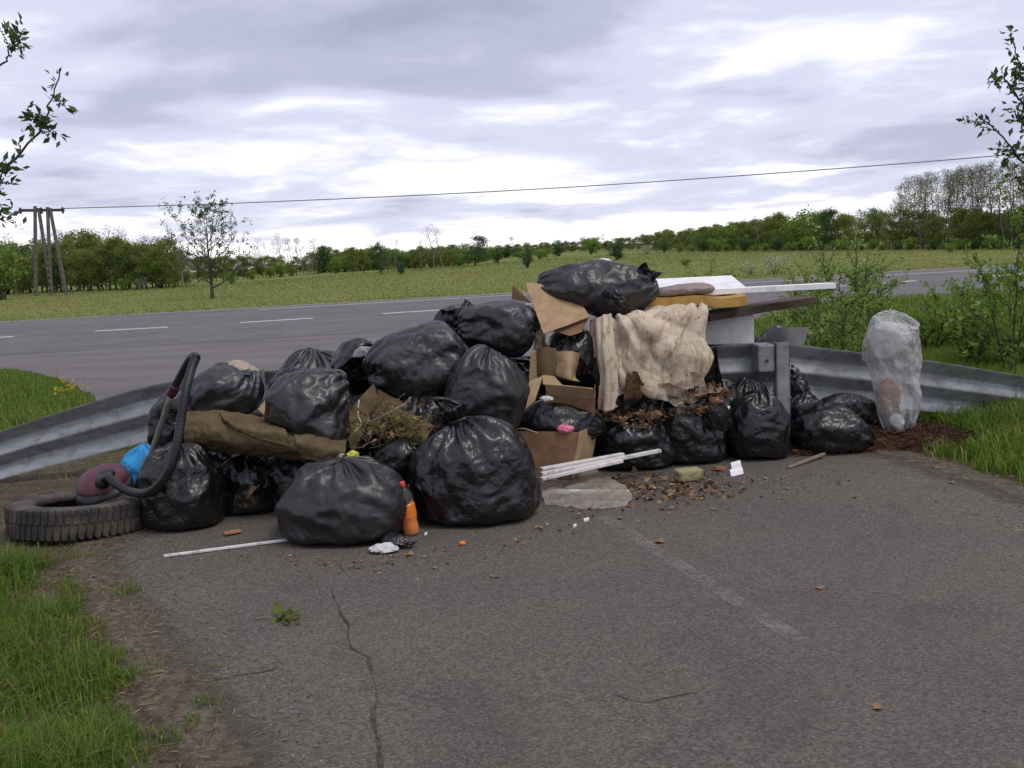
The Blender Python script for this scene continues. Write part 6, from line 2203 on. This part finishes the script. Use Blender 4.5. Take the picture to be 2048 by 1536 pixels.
# leafy sprig on the pavement
def sprig():
    r = np.random.RandomState(2)
    a, b = ground(508, 1243), ground(560, 1243)
    a[2] = b[2] = 0.012
    root = empty('leafy_sprig', b)
    m = MB()
    m.tube(catmull([a, (a + b) / 2 + np.array([0, 0.004, 0.006]), b, ground(600, 1236) + np.array([0, 0, 0.02])], 14), 0.003, 6)
    m.build('stem', WOOD2, root, True)
    for k in range(22):
        p = ground(r.uniform(556, 600), r.uniform(1232, 1250))
        p[2] = r.uniform(0.012, 0.035)
        V, F = leaves(np.array([p]), 0.060, r, 0.6, 0.1, r.normal(size=(1, 3)) * np.array([1, 1, 0.3]))
        mk('leaf', V, F, L_OLIVE if k % 3 else L_NEAR, root, False)
    tag(root, 'wilted green leafy sprig lying alone on the pavement', 'sprig')


sprig()


# ------------------------------------------------------------------ torn film, straps and scraps in the gaps of the heap
def scrap(px, py, Y, w, h, ang, mat, label, seed, name='film_scrap', cat='plastic film', tilt=0.5, **kw):
    c = at(px, py, Y)
    u = np.array([math.cos(ang), 0.25 * math.sin(seed), math.sin(ang)]) * pxm(w, Y) / 2
    v = np.array([-math.sin(ang), -tilt, math.cos(ang)]) * pxm(h, Y) / 2
    r = np.random.RandomState(seed)
    C = [[c + u * a * r.uniform(0.75, 1.15) + v * b * r.uniform(0.7, 1.2) + r.normal(size=3) * 0.012 for a in (-1, -0.33, 0.33, 1)] for b in (1, 0, -1)]
    k = dict(n=30, m=34, slack=1.12, slack_u=1.14, dep=0.02, seed=seed, fold=(4.0, 1.2, 0.3))
    k.update(kw)
    o = sheet(name, C, mat, **k)
    tag(o, label, cat)


scrap(705, 742, 6.55, 70, 40, 0.3, BAG, 'ragged black film scrap on the rail left of the large dusty bag', 2)
scrap(880, 655, 6.75, 60, 34, 0.2, BAG, 'ragged black film scrap between the two upper bags', 3)
scrap(905, 628, 6.85, 46, 26, -0.2, BAG3, 'frilled black film end above the ragged scrap', 4)
scrap(1175, 760, 6.55, 44, 90, 0.1, BAG, 'black film hanging between the carton and the cloth strip', 5)
scrap(1418, 745, 6.85, 46, 90, 0.15, BAG3, 'grey black film hanging from the right hem of the stained cloth', 6)
scrap(1255, 815, 6.58, 80, 40, -0.2, BAG, 'loose black bag rim folded over the leaves next to the laths', 7)
scrap(1325, 800, 6.62, 50, 46, 0.5, BAG, 'loose black bag rim left of the pale brick', 8)
scrap(1432, 840, 6.58, 46, 56, 0.1, BAG3, 'loose grey film flap right of the pale brick', 9)
scrap(570, 905, 5.74, 60, 44, 0.5, BAG3, 'grey black film flap below the carpet', 10)
scrap(520, 965, 5.72, 34, 70, -0.4, BAG, 'black film flap between the pleated bag and the big matt bag', 11)
scrap(850, 985, 5.36, 30, 60, 0.2, BAG, 'black film flap beside the soda bottle', 12)
scrap(900, 690, 6.45, 60, 30, 0.1, BAG, 'loose black film between the large dusty bag and the smooth bag', 13)
scrap(1290, 548, 6.85, 46, 40, -0.5, BAG3, 'crumpled film end at the right of the long top bag', 14)
scrap(505, 985, 5.70, 16, 50, -0.5, CARTON2, 'small brown paper strip between the front bags', 15, 'paper_strip', 'paper', slack=1.03, slack_u=1.03, dep=0.008)
scrap(1078, 680, 6.62, 26, 44, 0.2, RAG, 'beige rag stuffed left of the tan cardboard sheet', 16, 'rag', 'rag')
scrap(1268, 775, 6.56, 34, 60, 0.1, CARTON2, 'brown stained rag below the cloth strip', 17, 'rag', 'rag')
scrap(1330, 785, 6.56, 80, 34, 0.05, FLEECE, 'dirty white cloth hem crumpled above the yellow wrapper', 18, 'rag', 'rag')
scrap(1395, 768, 6.60, 26, 60, 0.2, FLEECE, 'pointed corner of pale cloth hanging by the leaf bag', 19, 'rag', 'rag')


def strap(name, path, r, mat, label, cat):
    m = MB()
    m.tube(catmull([at(*q) for q in path], 24), r, 5)
    tag(m.build(name, mat, None, True), label, cat)


strap('plastic_strap', [(1032, 850, 6.2), (1045, 828, 6.2), (1066, 808, 6.2), (1092, 798, 6.22)], 0.006, GREYB, 'thin curved grey strap above the wet carton', 'strap')
strap('plastic_strap', [(1030, 858, 6.15), (1050, 858, 6.12), (1074, 866, 6.12)], 0.006, CUSH, 'short pale strap on the edge of the wet carton', 'strap')
strap('white_string', [(718, 800, 5.95), (716, 830, 5.9), (722, 848, 5.88), (706, 866, 5.86)], 0.004, PAPER, 'white string hanging on the pointed carpet scrap', 'string')
hr = np.random.RandomState(6)
for k, (px, py, Y, s, mat, lab) in enumerate(((1432, 800, 6.62, 0.05, TERRA, 'curved terracotta shard in the leaves right of the pale brick'), (1345, 783, 6.64, 0.035, WOOD2, 'wood chip in the leaves left of the pale brick'), (1360, 812, 6.60, 0.03, WOOD2, 'wood chip in front of the pale brick'), (1343, 802, 6.60, 0.014, WHITE, 'white crumb in the leaves left of the pale brick'), (1250, 838, 6.58, 0.03, TERRA, 'reddish crumb in the leaves by the laths'), (1455, 815, 6.66, 0.03, PAPER, 'crumpled pale scrap between leaf bag and plump bag'), (1285, 852, 6.54, 0.035, CARTON, 'tan cardboard bit on the leaves by the laths'))):
    c = at(px, py, Y)
    R = np.array(Matrix.Rotation(hr.uniform(0, 3), 3, 'Z') @ Matrix.Rotation(hr.uniform(-.6, .6), 3, 'X'))
    V, F = blob(np.zeros(3), s, s * 0.6, s * 0.35, 4.0, 10, 16)
    V = V * (1 + 0.25 * fbm(V * 25 + k, 2))[:, None]
    tag(mk('rubble_piece', V @ R.T + c, F, mat, None, False), lab, 'rubble')

# crumbs of litter swept along the foot of the heap
lr2 = np.random.RandomState(77)
LPT = []
for k in range(260):
    t = lr2.uniform()
    px = 460 + 1250 * t
    py = float(np.interp(px, [460, 700, 1000, 1200, 1500, 1710], [1100, 1125, 1085, 1010, 965, 935])) + abs(lr2.normal()) * 16
    p = ground(px, py)
    p[2] = 0.014
    LPT.append(p)
V, F = leaves(np.array(LPT), 0.022, lr2, 0.7, 0.0, lr2.normal(size=(len(LPT), 3)) * np.array([1, 1, 0.25]))
tag(mk('litter_crumbs', V, F, DRYLEAF, None, False), 'small brown litter crumbs along the foot of the heap', 'litter', kind='stuff')
